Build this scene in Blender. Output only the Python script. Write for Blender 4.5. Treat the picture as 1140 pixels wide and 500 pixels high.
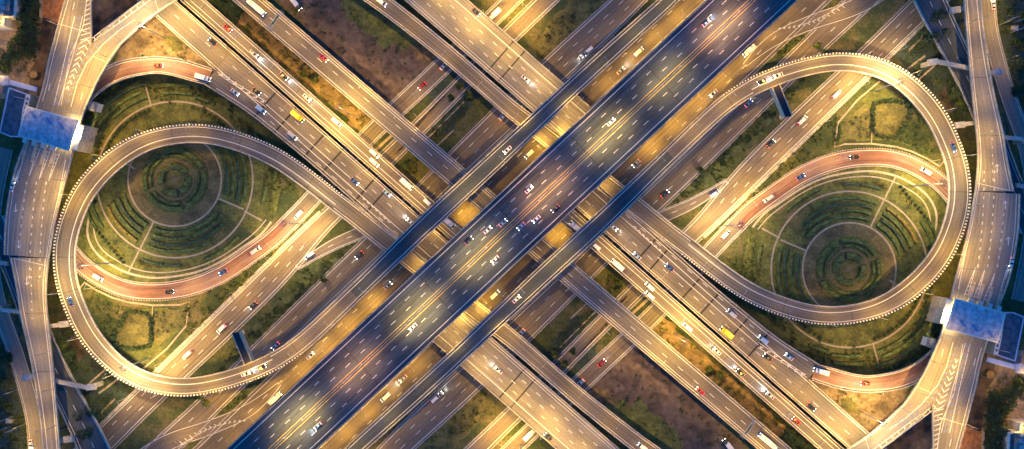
import bpy, bmesh, math, random
from mathutils import Vector, Matrix, noise
random.seed(7)
PI = math.pi
sc = bpy.context.scene
C = sc.collection
for o in list(bpy.data.objects): bpy.data.objects.remove(o)

# ------------------------------------------------------------------ camera
S, H = 0.45, 450.0            # metres per photo pixel on the ground, camera height
cam_d = bpy.data.cameras.new('camera'); cam = bpy.data.objects.new('camera', cam_d); C.objects.link(cam)
cam.location = (0, 0, H); cam.rotation_euler = (0, 0, 0)
cam_d.sensor_width = 36; cam_d.lens = 36*H/(1140*S); cam_d.clip_end = 5000; cam_d.clip_start = 1
sc.camera = cam
# ------------------------------------------------------------------ sky, faint last light, exposure
w = bpy.data.worlds.new('World'); sc.world = w; w.use_nodes = True
nt = w.node_tree; bg = nt.nodes['Background']
sky = nt.nodes.new('ShaderNodeTexSky'); sky.sky_type = 'NISHITA'; sky.sun_disc = False
sky.sun_elevation = math.radians(1.0); sky.sun_rotation = math.radians(235); sky.ozone_density = 6
mulw = nt.nodes.new('ShaderNodeMix'); mulw.data_type = 'RGBA'; mulw.blend_type = 'MULTIPLY'
mulw.inputs[0].default_value = 1; mulw.inputs[7].default_value = (0.40, 1.0, 0.84, 1)
nt.links.new(sky.outputs[0], mulw.inputs[6]); nt.links.new(mulw.outputs[2], bg.inputs[0])
bg.inputs[1].default_value = 1.75
sd = bpy.data.lights.new('last_light', 'SUN'); so = bpy.data.objects.new('last_light', sd); C.objects.link(so)
sd.energy = 0.02; sd.angle = math.radians(12); sd.color = (0.6, 0.75, 1)
so.rotation_euler = (math.radians(50), 0, math.radians(35))
vs = sc.view_settings; vs.view_transform = 'Standard'; vs.look = 'None'; vs.gamma = 1; vs.use_curve_mapping = False
vs.exposure = 0.2
sc.render.engine = 'CYCLES'; sc.cycles.use_light_tree = True; sc.cycles.use_denoising = True
sc.cycles.max_bounces = 4; sc.cycles.diffuse_bounces = 2; sc.cycles.glossy_bounces = 2
sc.cycles.sample_clamp_indirect = 4
LAMP = 30000.0                 # watts of a lamp of brightness 1
WARM = (1.0, 0.555, 0.07)
PALE = (1.0, 0.61, 0.13)

# ------------------------------------------------------------------ materials
MATS = {}
def mat(name, col, rough=0.85, var=0.25, scale=0.25, col2=None, emis=0, metal=0, fine=0, mod=None):
    if name in MATS: return MATS[name]
    m = bpy.data.materials.new(name); m.use_nodes = True; n = m.node_tree.nodes; L = m.node_tree.links
    b = n['Principled BSDF']; b.inputs['Roughness'].default_value = rough; b.inputs['Metallic'].default_value = metal
    tc = n.new('ShaderNodeTexCoord')
    if var > 0 or col2:
        nz = n.new('ShaderNodeTexNoise'); nz.inputs['Scale'].default_value = scale; nz.inputs['Detail'].default_value = 6
        nz.inputs['Roughness'].default_value = 0.65
        L.new(tc.outputs['Object'], nz.inputs['Vector'])
        cr = n.new('ShaderNodeValToRGB'); cr.color_ramp.elements[0].position = 0.32; cr.color_ramp.elements[1].position = 0.68
        c2 = col2 or col
        a = tuple(max(0, c*(1-var)) for c in col); bb = tuple(min(1, c*(1+var)) for c in c2)
        cr.color_ramp.elements[0].color = (*a, 1); cr.color_ramp.elements[1].color = (*bb, 1)
        L.new(nz.outputs[0], cr.inputs[0]); out = cr.outputs[0]
        if fine:
            n2 = n.new('ShaderNodeTexNoise'); n2.inputs['Scale'].default_value = fine; n2.inputs['Detail'].default_value = 3
            L.new(tc.outputs['Object'], n2.inputs['Vector'])
            mr = n.new('ShaderNodeMapRange'); mr.inputs[1].default_value = .3; mr.inputs[2].default_value = .7
            mr.inputs[3].default_value = .65; mr.inputs[4].default_value = 1.35
            L.new(n2.outputs[0], mr.inputs[0])
            mx = n.new('ShaderNodeVectorMath'); mx.operation = 'SCALE'
            L.new(out, mx.inputs[0]); L.new(mr.outputs[0], mx.inputs['Scale']); out = mx.outputs[0]
        L.new(out, b.inputs['Base Color'])
    else:
        b.inputs['Base Color'].default_value = (*col, 1)
    if emis:
        b.inputs['Emission Color'].default_value = (*col, 1); b.inputs['Emission Strength'].default_value = emis
        m.cycles.emission_sampling = 'NONE'
    MATS[name] = m
    return m

def road_mat(name, col, lane=3.7, wear=0.25, patch=0.25, tint=None):
    """asphalt with wheel tracks (uv: x along, y across in metres), patched areas, grain"""
    m = bpy.data.materials.new(name); m.use_nodes = True; n = m.node_tree.nodes; L = m.node_tree.links
    b = n['Principled BSDF']; b.inputs['Roughness'].default_value = 0.8
    uv = n.new('ShaderNodeUVMap'); uv.uv_map = 'UVMap'
    def mapr(src, a0, a1, b0, b1):
        r = n.new('ShaderNodeMapRange'); L.new(src, r.inputs[0])
        for i, v in enumerate((a0, a1, b0, b1)): r.inputs[i+1].default_value = v
        return r.outputs[0]
    mp = n.new('ShaderNodeMapping'); mp.inputs['Scale'].default_value = (0.015, 0.9, 1); L.new(uv.outputs[0], mp.inputs[0])
    st = n.new('ShaderNodeTexNoise'); st.inputs['Scale'].default_value = 1; st.inputs['Detail'].default_value = 3
    L.new(mp.outputs[0], st.inputs['Vector'])
    f1 = mapr(st.outputs[0], .3, .7, 1-wear, 1+wear)
    mp2 = n.new('ShaderNodeMapping'); mp2.inputs['Scale'].default_value = (0.03, 0.10, 1); L.new(uv.outputs[0], mp2.inputs[0])
    n2 = n.new('ShaderNodeTexNoise'); n2.inputs['Scale'].default_value = 1; n2.inputs['Detail'].default_value = 5
    L.new(mp2.outputs[0], n2.inputs['Vector'])
    f2 = mapr(n2.outputs[0], .35, .65, 1-patch, 1+patch)
    n3 = n.new('ShaderNodeTexNoise'); n3.inputs['Scale'].default_value = 1.3; n3.inputs['Detail'].default_value = 4
    L.new(uv.outputs[0], n3.inputs['Vector'])
    f3 = mapr(n3.outputs[0], .3, .7, .82, 1.18)
    # wheel tracks
    sx = n.new('ShaderNodeSeparateXYZ'); L.new(uv.outputs[0], sx.inputs[0])
    mu = n.new('ShaderNodeMath'); mu.operation = 'MULTIPLY'; mu.inputs[1].default_value = 2*PI/(lane/2)
    L.new(sx.outputs[1], mu.inputs[0])
    cs = n.new('ShaderNodeMath'); cs.operation = 'COSINE'; L.new(mu.outputs[0], cs.inputs[0])
    f4 = mapr(cs.outputs[0], -1, 1, .9, 1.08)
    out = f1
    for f in (f2, f3, f4):
        k = n.new('ShaderNodeMath'); k.operation = 'MULTIPLY'; L.new(out, k.inputs[0]); L.new(f, k.inputs[1]); out = k.outputs[0]
    base = n.new('ShaderNodeRGB'); base.outputs[0].default_value = (*col, 1)
    src = base.outputs[0]
    if tint:
        mix = n.new('ShaderNodeMix'); mix.data_type = 'RGBA'
        mix.inputs[6].default_value = (*col, 1); mix.inputs[7].default_value = (*tint, 1)
        L.new(mapr(n2.outputs[0], .42, .58, 0, 1), mix.inputs[0]); src = mix.outputs[2]
    sc_ = n.new('ShaderNodeVectorMath'); sc_.operation = 'SCALE'
    L.new(src, sc_.inputs[0]); L.new(out, sc_.inputs['Scale']); L.new(sc_.outputs[0], b.inputs['Base Color'])
    MATS[name] = m; return m

A_DARK = road_mat('asphalt_dark', (.048, .062, .070), wear=.35, patch=.35)
A_MID = road_mat('asphalt_mid', (.125, .108, .09))
A_PALE = road_mat('asphalt_pale', (.19, .175, .15))
A_GROUND = road_mat('asphalt_ground', (.15, .12, .088))
A_RED = road_mat('asphalt_red', (.20, .092, .066), tint=(.21, .13, .098), wear=.4, patch=.35)
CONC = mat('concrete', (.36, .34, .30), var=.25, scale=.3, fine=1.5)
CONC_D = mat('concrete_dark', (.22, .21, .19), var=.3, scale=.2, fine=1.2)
WHITE = mat('white_paint', (.62, .62, .58), var=.2, scale=1.5)
YELLOW = mat('yellow_paint', (.52, .38, .12), var=.2, scale=1.5)
BLUEP = mat('blue_grey_paint', (.16, .20, .33), var=.2, scale=1.5)
JOINT = mat('joint_rubber', (.015, .015, .015), var=0)
GRASS = None
STEEL = mat('galvanised_steel', (.42, .44, .46), rough=.5, var=.1, metal=.4)
DSTEEL = mat('dark_steel', (.08, .09, .10), rough=.5, var=.1, metal=.3)
GLOW = mat('lamp_glass', (1, .78, .42), emis=14, var=0)
LEAF = mat('leaves', (.045, .085, .02), var=.35, scale=.4, col2=(.11, .15, .035), rough=.7)
LEAFD = mat('dark_leaves', (.025, .055, .03), var=.35, scale=.6, col2=(.06, .10, .035), rough=.7)
LEAFY = mat('yellow_leaves', (.12, .12, .02), var=.35, scale=.6, col2=(.24, .17, .03), rough=.7)
BARK = mat('bark', (.10, .07, .05), var=.3, scale=2)
PATHM = mat('path_paving', (.36, .28, .19), var=.2, scale=.5, fine=2)
SHRUBW = mat('pale_kerb', (.42, .36, .27), var=.25, scale=.6)

# ------------------------------------------------------------------ coordinates
def P(x, y, z=0.0):
    k = S*(H-z)/H
    return Vector(((x-570)*k, (250-y)*k, z))
M2P = 1/S

ORD = ['first', 'second', 'third', 'fourth', 'fifth', 'sixth', 'seventh', 'eighth', 'ninth', 'tenth', 'eleventh', 'twelfth',
       'thirteenth', 'fourteenth', 'fifteenth', 'sixteenth', 'seventeenth', 'eighteenth', 'nineteenth', 'twentieth',
       'twenty-first', 'twenty-second', 'twenty-third', 'twenty-fourth', 'twenty-fifth', 'twenty-sixth', 'twenty-seventh', 'twenty-eighth', 'twenty-ninth']+['thirty-'+q for q in ('zeroth','first','second','third','fourth','fifth','sixth','seventh','eighth','ninth')]
ORD[29] = 'thirtieth'
def pick(s, k):
    out = ''; i = 0
    while i < len(s):
        if s[i] == '{':
            j = s.index('}', i); out += s[i+1:j].split('|')[k]; i = j+1
        else: out += s[i]; i += 1
    return out

# ------------------------------------------------------------------ mesh helpers
class MB:
    def __init__(s): s.v = []; s.f = []; s.m = []; s.uv = []
    def add(s, vs, fs, mi=0, uvs=None):
        b = len(s.v); s.v += [tuple(v) for v in vs]
        for f in fs:
            s.f.append([b+i for i in f]); s.m.append(mi)
            s.uv.append([uvs[i] if uvs else (0, 0) for i in f])
    def box(s, c, d, rot=0, mi=0, taper=1.0):
        x, y, z = d[0]/2, d[1]/2, d[2]/2; R = Matrix.Rotation(rot, 3, 'Z'); vs = []
        for k, (a, b_, e) in enumerate([(-1,-1,-1),(1,-1,-1),(1,1,-1),(-1,1,-1),(-1,-1,1),(1,-1,1),(1,1,1),(-1,1,1)]):
            t = taper if e > 0 else 1
            vs.append(R @ Vector((a*x*t, b_*y*t, e*z)) + Vector(c))
        s.add(vs, [(0,3,2,1),(4,5,6,7),(0,1,5,4),(1,2,6,5),(2,3,7,6),(3,0,4,7)], mi)
    def tube(s, a, b, r0, r1=None, n=8, mi=0):
        r1 = r0 if r1 is None else r1; a = Vector(a); b = Vector(b); d = (b-a).normalized()
        u = d.orthogonal().normalized(); v = d.cross(u); vs = []
        for p, r in ((a, r0), (b, r1)):
            for i in range(n):
                t = 2*PI*i/n; vs.append(p+u*(r*math.cos(t))+v*(r*math.sin(t)))
        fs = [(i, (i+1) % n, n+(i+1) % n, n+i) for i in range(n)]+[tuple(range(n-1, -1, -1)), tuple(range(n, 2*n))]
        s.add(vs, fs, mi)
    def prism(s, pts, z0, z1, mi=0):
        n = len(pts); vs = [(p[0], p[1], z0) for p in pts]+[(p[0], p[1], z1) for p in pts]
        s.add(vs, [tuple(range(n))[::-1], tuple(range(n, 2*n))]+[(i, (i+1) % n, n+(i+1) % n, n+i) for i in range(n)], mi)
    def build(s, name, mats, parent=None, smooth=False):
        me = bpy.data.meshes.new(name); me.from_pydata(s.v, [], s.f)
        for m in (mats if isinstance(mats, (list, tuple)) else [mats]): me.materials.append(m)
        me.polygons.foreach_set('material_index', s.m)
        uvl = me.uv_layers.new(name='UVMap')
        flat = [c for f in s.uv for p in f for c in p]
        uvl.data.foreach_set('uv', flat)
        if smooth: me.polygons.foreach_set('use_smooth', [True]*len(s.f))
        me.update()
        o = bpy.data.objects.new(name, me); C.objects.link(o)
        if parent: o.parent = parent
        return o

def empty(name, loc=(0, 0, 0), rz=0):
    o = bpy.data.objects.new(name, None); C.objects.link(o); o.location = loc; o.rotation_euler = (0, 0, rz)
    o.empty_display_size = 1
    return o
def copy_tree(o, parent=None):
    c = o.copy(); C.objects.link(c); c.parent = parent
    if parent: c.matrix_parent_inverse = o.matrix_parent_inverse.copy()
    for ch in list(o.children): copy_tree(ch, c)
    return c
TW = []   # things that are repeated on the other side of the interchange
def tag(o, label, cat, group=None, twin=True, kind=None):
    o['category'] = cat; o['label'] = pick(label, 0)
    if group: o['group'] = group
    if kind: o['kind'] = kind
    if twin: TW.append((o, label))
    return o
def setting(o, twin=True):
    o['kind'] = 'structure'
    if twin: TW.append((o, None))
    return o
def make_twins():
    for o, label in TW:
        c = copy_tree(o)
        c.location = (-o.location.x, -o.location.y, o.location.z)
        c.rotation_euler = (o.rotation_euler[0], o.rotation_euler[1], o.rotation_euler[2]+PI)
        if label: c['label'] = pick(label, 1)

# ------------------------------------------------------------------ roads
def catmull(pts, step):
    P_ = [tuple(p) for p in pts]; n = len(P_); out = []
    for i in range(n-1):
        p0 = P_[max(0, i-1)]; p1 = P_[i]; p2 = P_[i+1]; p3 = P_[min(n-1, i+2)]
        L_ = math.hypot(p2[0]-p1[0], p2[1]-p1[1]); k = max(1, int(L_/step))
        for j in range(k):
            t = j/k; t2 = t*t; t3 = t2*t
            out.append(tuple(0.5*((2*b)+(-a+c)*t+(2*a-5*b+4*c-d)*t2+(-a+3*b-3*c+d)*t3) for a, b, c, d in zip(p0, p1, p2, p3)))
    out.append(P_[-1]); return out
def smooth_pts(pts, it=2):
    for _ in range(it):
        q = [pts[0]]
        for i in range(1, len(pts)-1):
            q.append(tuple((a+2*b+c)/4 for a, b, c in zip(pts[i-1], pts[i], pts[i+1])))
        q.append(pts[-1]); pts = q
    return pts
class Road:
    """samples: left point, right point, z ; everything in photo pixels at height z"""
    def __init__(s, name, long_):
        s.name = name; s.long = long_; s.sec = []
    @staticmethod
    def ribbon(name, long_, pts, step=7):
        r = Road(name, long_); q = smooth_pts(catmull(pts, step), 3); n = len(q)
        for i, (x, y, z, wl, wr) in enumerate(q):
            a = q[max(0, i-1)]; b = q[min(n-1, i+1)]
            dx, dy = b[0]-a[0], b[1]-a[1]; L_ = math.hypot(dx, dy); nx, ny = -dy/L_, dx/L_
            r.sec.append(((x-nx*wl, y-ny*wl), (x+nx*wr, y+ny*wr), z))
        r.fin(); return r
    @staticmethod
    def pairs(name, long_, secs, z, step=8):
        r = Road(name, long_)
        q = smooth_pts(catmull([(a, b, c, d) for a, b, c, d in secs], step), 2)
        for a, b, c, d in q: r.sec.append(((a, b), (c, d), z))
        r.fin(); return r
    def fin(s):
        s.arc = [0]; s.mid = [((l[0]+r[0])/2, (l[1]+r[1])/2) for l, r, z in s.sec]
        for i in range(1, len(s.sec)):
            a, b = s.mid[i-1], s.mid[i]; s.arc.append(s.arc[-1]+math.hypot(b[0]-a[0], b[1]-a[1]))
        s.len = s.arc[-1]
    def at(s, t, off, ref='C'):
        """t in px along; off in px: from the centre (+right), from left edge inward, from right edge inward -> (x,y,z,dir)"""
        t = max(0, min(s.len-1e-6, t)); i = 0
        lo, hi = 0, len(s.arc)-1
        while hi-lo > 1:
            m = (lo+hi)//2
            if s.arc[m] <= t: lo = m
            else: hi = m
        f = (t-s.arc[lo])/max(1e-9, s.arc[hi]-s.arc[lo])
        (l0, r0, z0), (l1, r1, z1) = s.sec[lo], s.sec[hi]
        l = (l0[0]+(l1[0]-l0[0])*f, l0[1]+(l1[1]-l0[1])*f); r = (r0[0]+(r1[0]-r0[0])*f, r0[1]+(r1[1]-r0[1])*f)
        z = z0+(z1-z0)*f; w_ = math.hypot(r[0]-l[0], r[1]-l[1]); ux, uy = (r[0]-l[0])/w_, (r[1]-l[1])/w_
        if ref == 'C': o = w_/2+off
        elif ref == 'L': o = off
        elif ref == 'R': o = w_-off
        elif ref == 'F': o = w_*off
        d = (s.mid[hi][0]-s.mid[lo][0], s.mid[hi][1]-s.mid[lo][1]); L_ = math.hypot(*d)
        return (l[0]+ux*o, l[1]+uy*o, z, (d[0]/L_, d[1]/L_))
    def near(s, x, y):
        return min(range(len(s.mid)), key=lambda i: (s.mid[i][0]-x)**2+(s.mid[i][1]-y)**2)

ROADS = []; GROUNDROADS = []
def deck_mesh(road, mb, th=1.4, mi_top=0, mi_side=1):
    v = []; uv = []; n = len(road.sec)
    for i, (l, r, z) in enumerate(road.sec):
        a = P(*l, z); b = P(*r, z); w_ = (b-a).length; u = road.arc[i]*S
        k = (b-a)/w_
        al = a+k*min(2.0, w_*.25); br = b-k*min(2.0, w_*.25)
        v += [a, b, Vector((al.x, al.y, z-th)), Vector((br.x, br.y, z-th)), Vector((a.x, a.y, z-.45)), Vector((b.x, b.y, z-.45))]
        uv += [(u, -w_/2), (u, w_/2)]+[(0, 0)]*4
    ft, fs = [], []; cut = getattr(road, 'cut', 0)
    for i in range(n-1):
        a = 6*i; b = a+6
        ft.append((a, a+1, b+1, b))
        fs += [(a+4, a, b, b+4), (a+2, a+4, b+4, b+2), (a+1, a+5, b+5, b+1), (a+5, a+3, b+3, b+5), (a+3, a+2, b+2, b+3)]
    fs += [(0, 4, 2, 3, 5, 1), (6*n-6, 6*n-5, 6*n-1, 6*n-3, 6*n-4, 6*n-2)]
    base = len(mb.v); mb.v += [tuple(x) for x in v]
    for f in ft: mb.f.append([base+i for i in f]); mb.m.append(2 if f[0]//6 < cut else mi_top); mb.uv.append([uv[i] for i in f])
    for f in fs: mb.f.append([base+i for i in f]); mb.m.append(mi_side); mb.uv.append([(0, 0)]*len(f))
def strip(mb, road, off, ref='C', wd=.8, t0=0, t1=None, h=.012, dash=None, mi=0, tall=None, step=6, shift=0):
    """flat line (tall=None) or wall of height tall; wd in px, dash=(on, period) in px"""
    t1 = road.len if t1 is None else t1
    segs = []
    if dash:
        t = t0+shift
        while t < t1: segs.append((t, min(t+dash[0], t1))); t += dash[1]
    else: segs = [(t0, t1)]
    for a, b in segs:
        k = max(1, int((b-a)/step)); vs = []
        for j in range(k+1):
            t = a+(b-a)*j/k
            x, y, z, d = road.at(t, off, ref); nx, ny = -d[1], d[0]
            p = P(x-nx*wd/2, y-ny*wd/2, z); q = P(x+nx*wd/2, y+ny*wd/2, z)
            if tall is None: vs += [(p.x, p.y, z+h), (q.x, q.y, z+h)]
            else: vs += [(p.x, p.y, z+.004), (q.x, q.y, z+.004), (q.x, q.y, z+tall), (p.x, p.y, z+tall)]
        if tall is None: mb.add(vs, [(2*j, 2*j+1, 2*j+3, 2*j+2) for j in range(k)], mi)
        else:
            fs = [(0, 1, 2, 3), (4*k+3, 4*k+2, 4*k+1, 4*k)]
            for j in range(k):
                c = 4*j
                for q_ in range(4): fs.append((c+q_, c+(q_+1) % 4, c+4+(q_+1) % 4, c+4+q_))
            mb.add(vs, fs, mi)
def poly_mark(mb, pts, z, mi=0, h=.014):
    q = [P(x, y, z) for x, y in pts]; mb.add([(p.x, p.y, z+h) for p in q], [tuple(range(len(q)))], mi)
def seg_mark(mb, a, b, wd, z, mi=0, h=.014):
    dx, dy = b[0]-a[0], b[1]-a[1]; L_ = math.hypot(dx, dy) or 1; nx, ny = -dy/L_*wd/2, dx/L_*wd/2
    poly_mark(mb, [(a[0]-nx, a[1]-ny), (b[0]-nx, b[1]-ny), (b[0]+nx, b[1]+ny), (a[0]+nx, a[1]+ny)], z, mi, h)

def viaduct(roads, name, label, lines, barriers, th=1.4, top=A_MID, twin=True, pier_step=62, extra=None, cat='viaduct', group=None, blocks=None, joints=None, piers=True):
    """roads: list of Road pieces of one deck; lines: list of (road, kwargs); barriers likewise"""
    root = empty(name)
    mb = MB()
    for r in roads: deck_mesh(r, mb, th)
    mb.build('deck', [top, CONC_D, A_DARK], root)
    mb = MB()
    for r, kw in barriers: strip(mb, r, tall=kw.pop('tall', .95), **kw)
    mb.build('parapet', CONC, root)
    mb = MB()
    for r, kw in lines: strip(mb, r, **kw)
    if extra: extra(mb)
    if mb.f: mb.build('lane_marking', [WHITE, YELLOW, BLUEP, JOINT], root)
    if blocks:
        mb = MB()
        for r, kw in blocks: strip(mb, r, tall=kw.pop('tall', 1.15), **kw)
        mb.build('kerb_blocks', WHITE, root)
    if joints:
        for r, ts, wd in joints:
            for t in ts:
                mb = MB()
                x, y, z, d = r.at(t, 1.2, 'L'); x2, y2, _, _ = r.at(t, 1.2, 'R')
                seg_mark(mb, (x, y), (x2, y2), wd, z, 0, .008)
                mb.build('expansion_joint', JOINT, root)
    PIERJOBS.append((root, roads, pier_step, th)) if piers else None
    for r in roads: ROADS.append(r)
    tag(root, label, cat, group, twin)
    return root
PIERJOBS = []
def rot(p): return (1140-p[0], 500-p[1])
def blocked(x, y, z, own):
    for r in ROADS+GROUNDROADS:
        if r in own: continue
        for q in ((x, y), rot((x, y))):
            i = r.near(*q); l, rr, zz = r.sec[i]
            if zz < z-2:
                hw = math.hypot(l[0]-rr[0], l[1]-rr[1])/2
                if math.hypot(r.mid[i][0]-q[0], r.mid[i][1]-q[1]) < hw+2.5: return True
    return False
def do_piers():
    for root, roads, stp, th in PIERJOBS:
        for r in roads:
            t = stp*.4
            while t < r.len:
                for dt in (0, 12, -12, 22):
                    x, y, z, d = r.at(t+dt, 0)
                    if z > 3 and -40 < x < 1180 and -40 < y < 540 and not blocked(x, y, z, roads):
                        l = P(*r.at(t+dt, 0, 'L')[:2], z); rr = P(*r.at(t+dt, 0, 'R')[:2], z); w_ = (l-rr).length
                        p = P(x, y, z); ang = math.atan2((rr-l).y, (rr-l).x); mb = MB()
                        mb.tube((p.x, p.y, -.3), (p.x, p.y, z-th-1.2), .85, .85, 12)
                        mb.box((p.x, p.y, z-th-.65), (min(w_*.7, 9), 1.8, 1.28), ang)
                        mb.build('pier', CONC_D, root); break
                t += stp

def lane(road, off, ref='C', **k): return (road, dict(off=off, ref=ref, **k))
DS = (7, 23)

# ---- M: the widest highway, crossing the centre
u = (0.7305, -0.683)
def mpt(t): return (570+u[0]*t, 250+u[1]*t)
M = Road.ribbon('M', 'widest central highway', [(*mpt(-520), 15, 34.5, 34.5), (*mpt(-200), 15, 34.5, 34.5), (*mpt(200), 15, 34.5, 34.5), (*mpt(520), 15, 34.5, 34.5)], 14)
ml = []
for s_ in (-1, 1):
    ml += [lane(M, s_*29, wd=.9), lane(M, s_*10.4, dash=DS, wd=.58, shift=4 if s_ > 0 else 0), lane(M, s_*19.3, dash=DS, wd=.58, shift=13 if s_ > 0 else 7),
           lane(M, s_*2.7, wd=.6, mi=1)]
root_M = viaduct([M], 'highway_viaduct', 'wide dark highway deck crossing the centre with a double yellow median line', ml,
        [lane(M, .6, 'L', wd=1.1), lane(M, .6, 'R', wd=1.1), lane(M, 0, wd=.4, tall=.5)], top=A_DARK, twin=False,
        joints=[(M, [M.len*.5-230, M.len*.5-115, M.len*.5+2, M.len*.5+115, M.len*.5+230], .7)], cat='viaduct', group='elevated roads of the interchange', pier_step=70)

# ---- L: flyover + loop ramp + lower right leg (one continuous ramp, traced)
Lp = [(800,-58,4,9,9),(745,0,7,9,9),(736,8,7.5,9,9),(676,62,11,9.5,9.5),(640,95,13,9.5,9.5),(608,125,13.5,9.5,9.5),(541,188,13.5,10.5,10.5),(474,250,13.5,10.5,10.5),
      (410,312,13.3,9.5,9.5),(342.5,376,12.8,10,10),(311,399,12.4,10,10),(285,412,12,10,10.5),(253,423.5,11.7,9.5,10.5),(210,431.5,11.3,10,10.5),(172,427.5,11,10.5,10.5),(146,417.5,10.8,11,11),
      (122,399.5,10.6,11.5,11.5),(100,374,10.4,12,12),(86,347,10.2,12,12),(75,317,10,12,12),(71.5,287,9.8,12.5,12.5),(74,262,9.6,12.5,12.5),(80,243,9.4,12.5,12.5),
      (91,218,9.2,12.5,12.5),(113,190.5,9,12.5,12.5),(138,170,8.8,12,12),(166,156,8.6,11,11),(200,149,8.4,10.5,10.5),(232,149.5,8.2,10.5,10.5),(267,158,8,10.5,10.5),
      (305,174,7.8,10.5,10.5),(340,197.5,7.6,10.5,10.5),(375,225,7.5,10.5,10.5),(394,239,7.5,10.5,10.5),(430,268,7.5,10.5,10.5),(461,292,7.5,10.5,10.5),(531,348,7.5,10.5,10.5),(571,378,7.5,9.5,9.5),(640,438,7.5,9.5,9.5),(712,495,7.5,10,10),(760,528,7.5,11,11)]
Lr = Road.ribbon('L', '{left|right} loop ramp', Lp, 7)
Lr.cut = Lr.near(392, 329)  # unlit stretch up to here: shade put into colour by darker asphalt
tl0 = Lr.arc[Lr.near(300, 402)]; tl1 = Lr.arc[Lr.near(375, 225)]; te = Lr.arc[Lr.near(461, 292)]
lj = [Lr.arc[Lr.near(*p)] for p in ((190,150),(125,178),(70,285),(78,325),(330,385),(620,115),(268,158),(345,200))]
viaduct([Lr], 'loop_ramp', 'long ramp that circles the {left|right} garden and flies over {left of|right of} the central highway', [
    lane(Lr, 3.6, 'L', t1=tl0, wd=.7), lane(Lr, 3.6, 'R', wd=.75, t1=tl0), lane(Lr, 3.2, 'L', wd=.7, t0=tl0, t1=tl1), lane(Lr, 7.4, 'R', wd=.8, t0=tl0, t1=tl1),
    lane(Lr, 3, 'L', wd=.7, t0=tl1), lane(Lr, 3, 'R', wd=.7, t0=tl1)],
    [lane(Lr, .5, 'L', wd=1, t1=tl0-30), lane(Lr, .5, 'L', wd=1, t0=tl1), lane(Lr, .5, 'R', wd=1.3)], blocks=None, joints=[(Lr, lj, .45)], group='elevated roads of the interchange', top=A_MID)
# white kerb blocks on the loop's outer edge
root_L = TW[-1][0]
def banded(mb, road, off, ref, wd, t0, t1, tall, on, per):
    t = t0; vs = []; mi = []
    ts = []
    while t < t1: ts += [(t, 0), (t+on, 1)]; t += per
    for t, m_ in ts:
        x, y, z, d = road.at(t, off, ref); nx, ny = -d[1], d[0]
        p = P(x-nx*wd/2, y-ny*wd/2, z); q = P(x+nx*wd/2, y+ny*wd/2, z)
        vs += [(p.x, p.y, z+.004), (q.x, q.y, z+.004), (q.x, q.y, z+tall), (p.x, p.y, z+tall)]
    b = len(mb.v); mb.v += vs
    for j in range(len(ts)-1):
        for q_ in range(4):
            c = b+4*j; mb.f.append([c+q_, c+(q_+1) % 4, c+4+(q_+1) % 4, c+4+q_]); mb.m.append(ts[j][1]); mb.uv.append([(0, 0)]*4)
mb = MB(); banded(mb, Lr, .7, 'L', 1.4, tl0-30, tl1, .85, 1.5, 3.4); mb.build('banded_parapet', [mat('cream_paint', (.85, .8, .66), var=.1), mat('blackened_concrete', (.04, .04, .04), var=.2)], root_L)

# ---- A: two wide carriageways from upper left
def apt(gy, w_): gx = 197.7+1.13*gy; return (gx-.663*w_, gy+.749*w_)
A1a = Road.pairs('A1a', 'x', [(*apt(55.4, 1.6), *apt(55.4, 30.5)), (*apt(20, 1.6), *apt(20, 30.2)), (*apt(-40, 1.6), *apt(-40, 30))][::-1], 7.5)
A1b = Road('A1b', '')
A1b = Road.pairs('A1b', '{inner|inner} wide carriageway', [(*apt(55.4, 1.6), *apt(55.4, 51)), (*apt(73, 1.6), *apt(73, 46.5)), (*apt(94, 1.6), *apt(94, 41.8)),
                 (*apt(125, 1.6), *apt(125, 39.5)), (*apt(160, 1.6), *apt(160, 38)), (*apt(220, 1.6), *apt(220, 38)), (*apt(292, 1.6), *apt(292, 38))], 7.5)
A1 = Road('A1', 'broad carriageway in the {upper left|lower right}'); A1.sec = A1a.sec[:-1]+A1b.sec; A1.fin()
def aj(road, pts): return [road.arc[road.near(*p)] for p in pts]
def a_extra(mb):
    # gore chevrons where the red ramp joins and where the loop ramp leaves
    for k in range(7):
        f = k/6; x = 246+46*f; y = 82.5+26*f*1.15; s_ = 3.0-1.3*f
        seg_mark(mb, (x-s_, y+s_*.2), (x+1.4, y+1.6), .9, 7.5); seg_mark(mb, (x+1.4, y+1.6), (x+s_*.5, y-s_*.6), .9, 7.5)
    seg_mark(mb, (242, 80), (296, 113), .6, 7.5); seg_mark(mb, (244, 83), (296, 119), .6, 7.5)
    seg_mark(mb, (296, 116), (408, 214), .6, 7.5)
    for k in range(7):
        x = 404+4.6*k; y = 219+4.6*k*.92
        seg_mark(mb, (x, y), (x+1.2, y+3.2), .8, 7.5); seg_mark(mb, (x+1.2, y+3.2), (x+3.4, y+3), .8, 7.5)
viaduct([A1a, A1b], 'carriageway_viaduct', 'broad purplish carriageway with dark crossing joints in the {upper left|lower right} quarter', [
    lane(A1, 3, 'L', wd=.7), lane(A1, 13, 'L', dash=DS, wd=.58), lane(A1, 26, 'L', wd=.7), lane(A1b, 3.5, 'R', wd=.7, t0=14),lane(A1b, 31, 'L', dash=DS, wd=.58, t0=60)],
    [lane(A1, .5, 'L', wd=.9), lane(A1a, .5, 'R', wd=.9), lane(A1b, .5, 'R', wd=.9, t0=2)], extra=a_extra,
    joints=[(A1, aj(A1, ((299,112),(312,135),(351,164),(371,180),(410,211),(421,225))), 1.9)], top=A_MID, group='elevated roads of the interchange')
def apr(gy, w_): gx = 197.7+1.13*gy; return (gx+.663*w_, gy-.749*w_)
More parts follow.
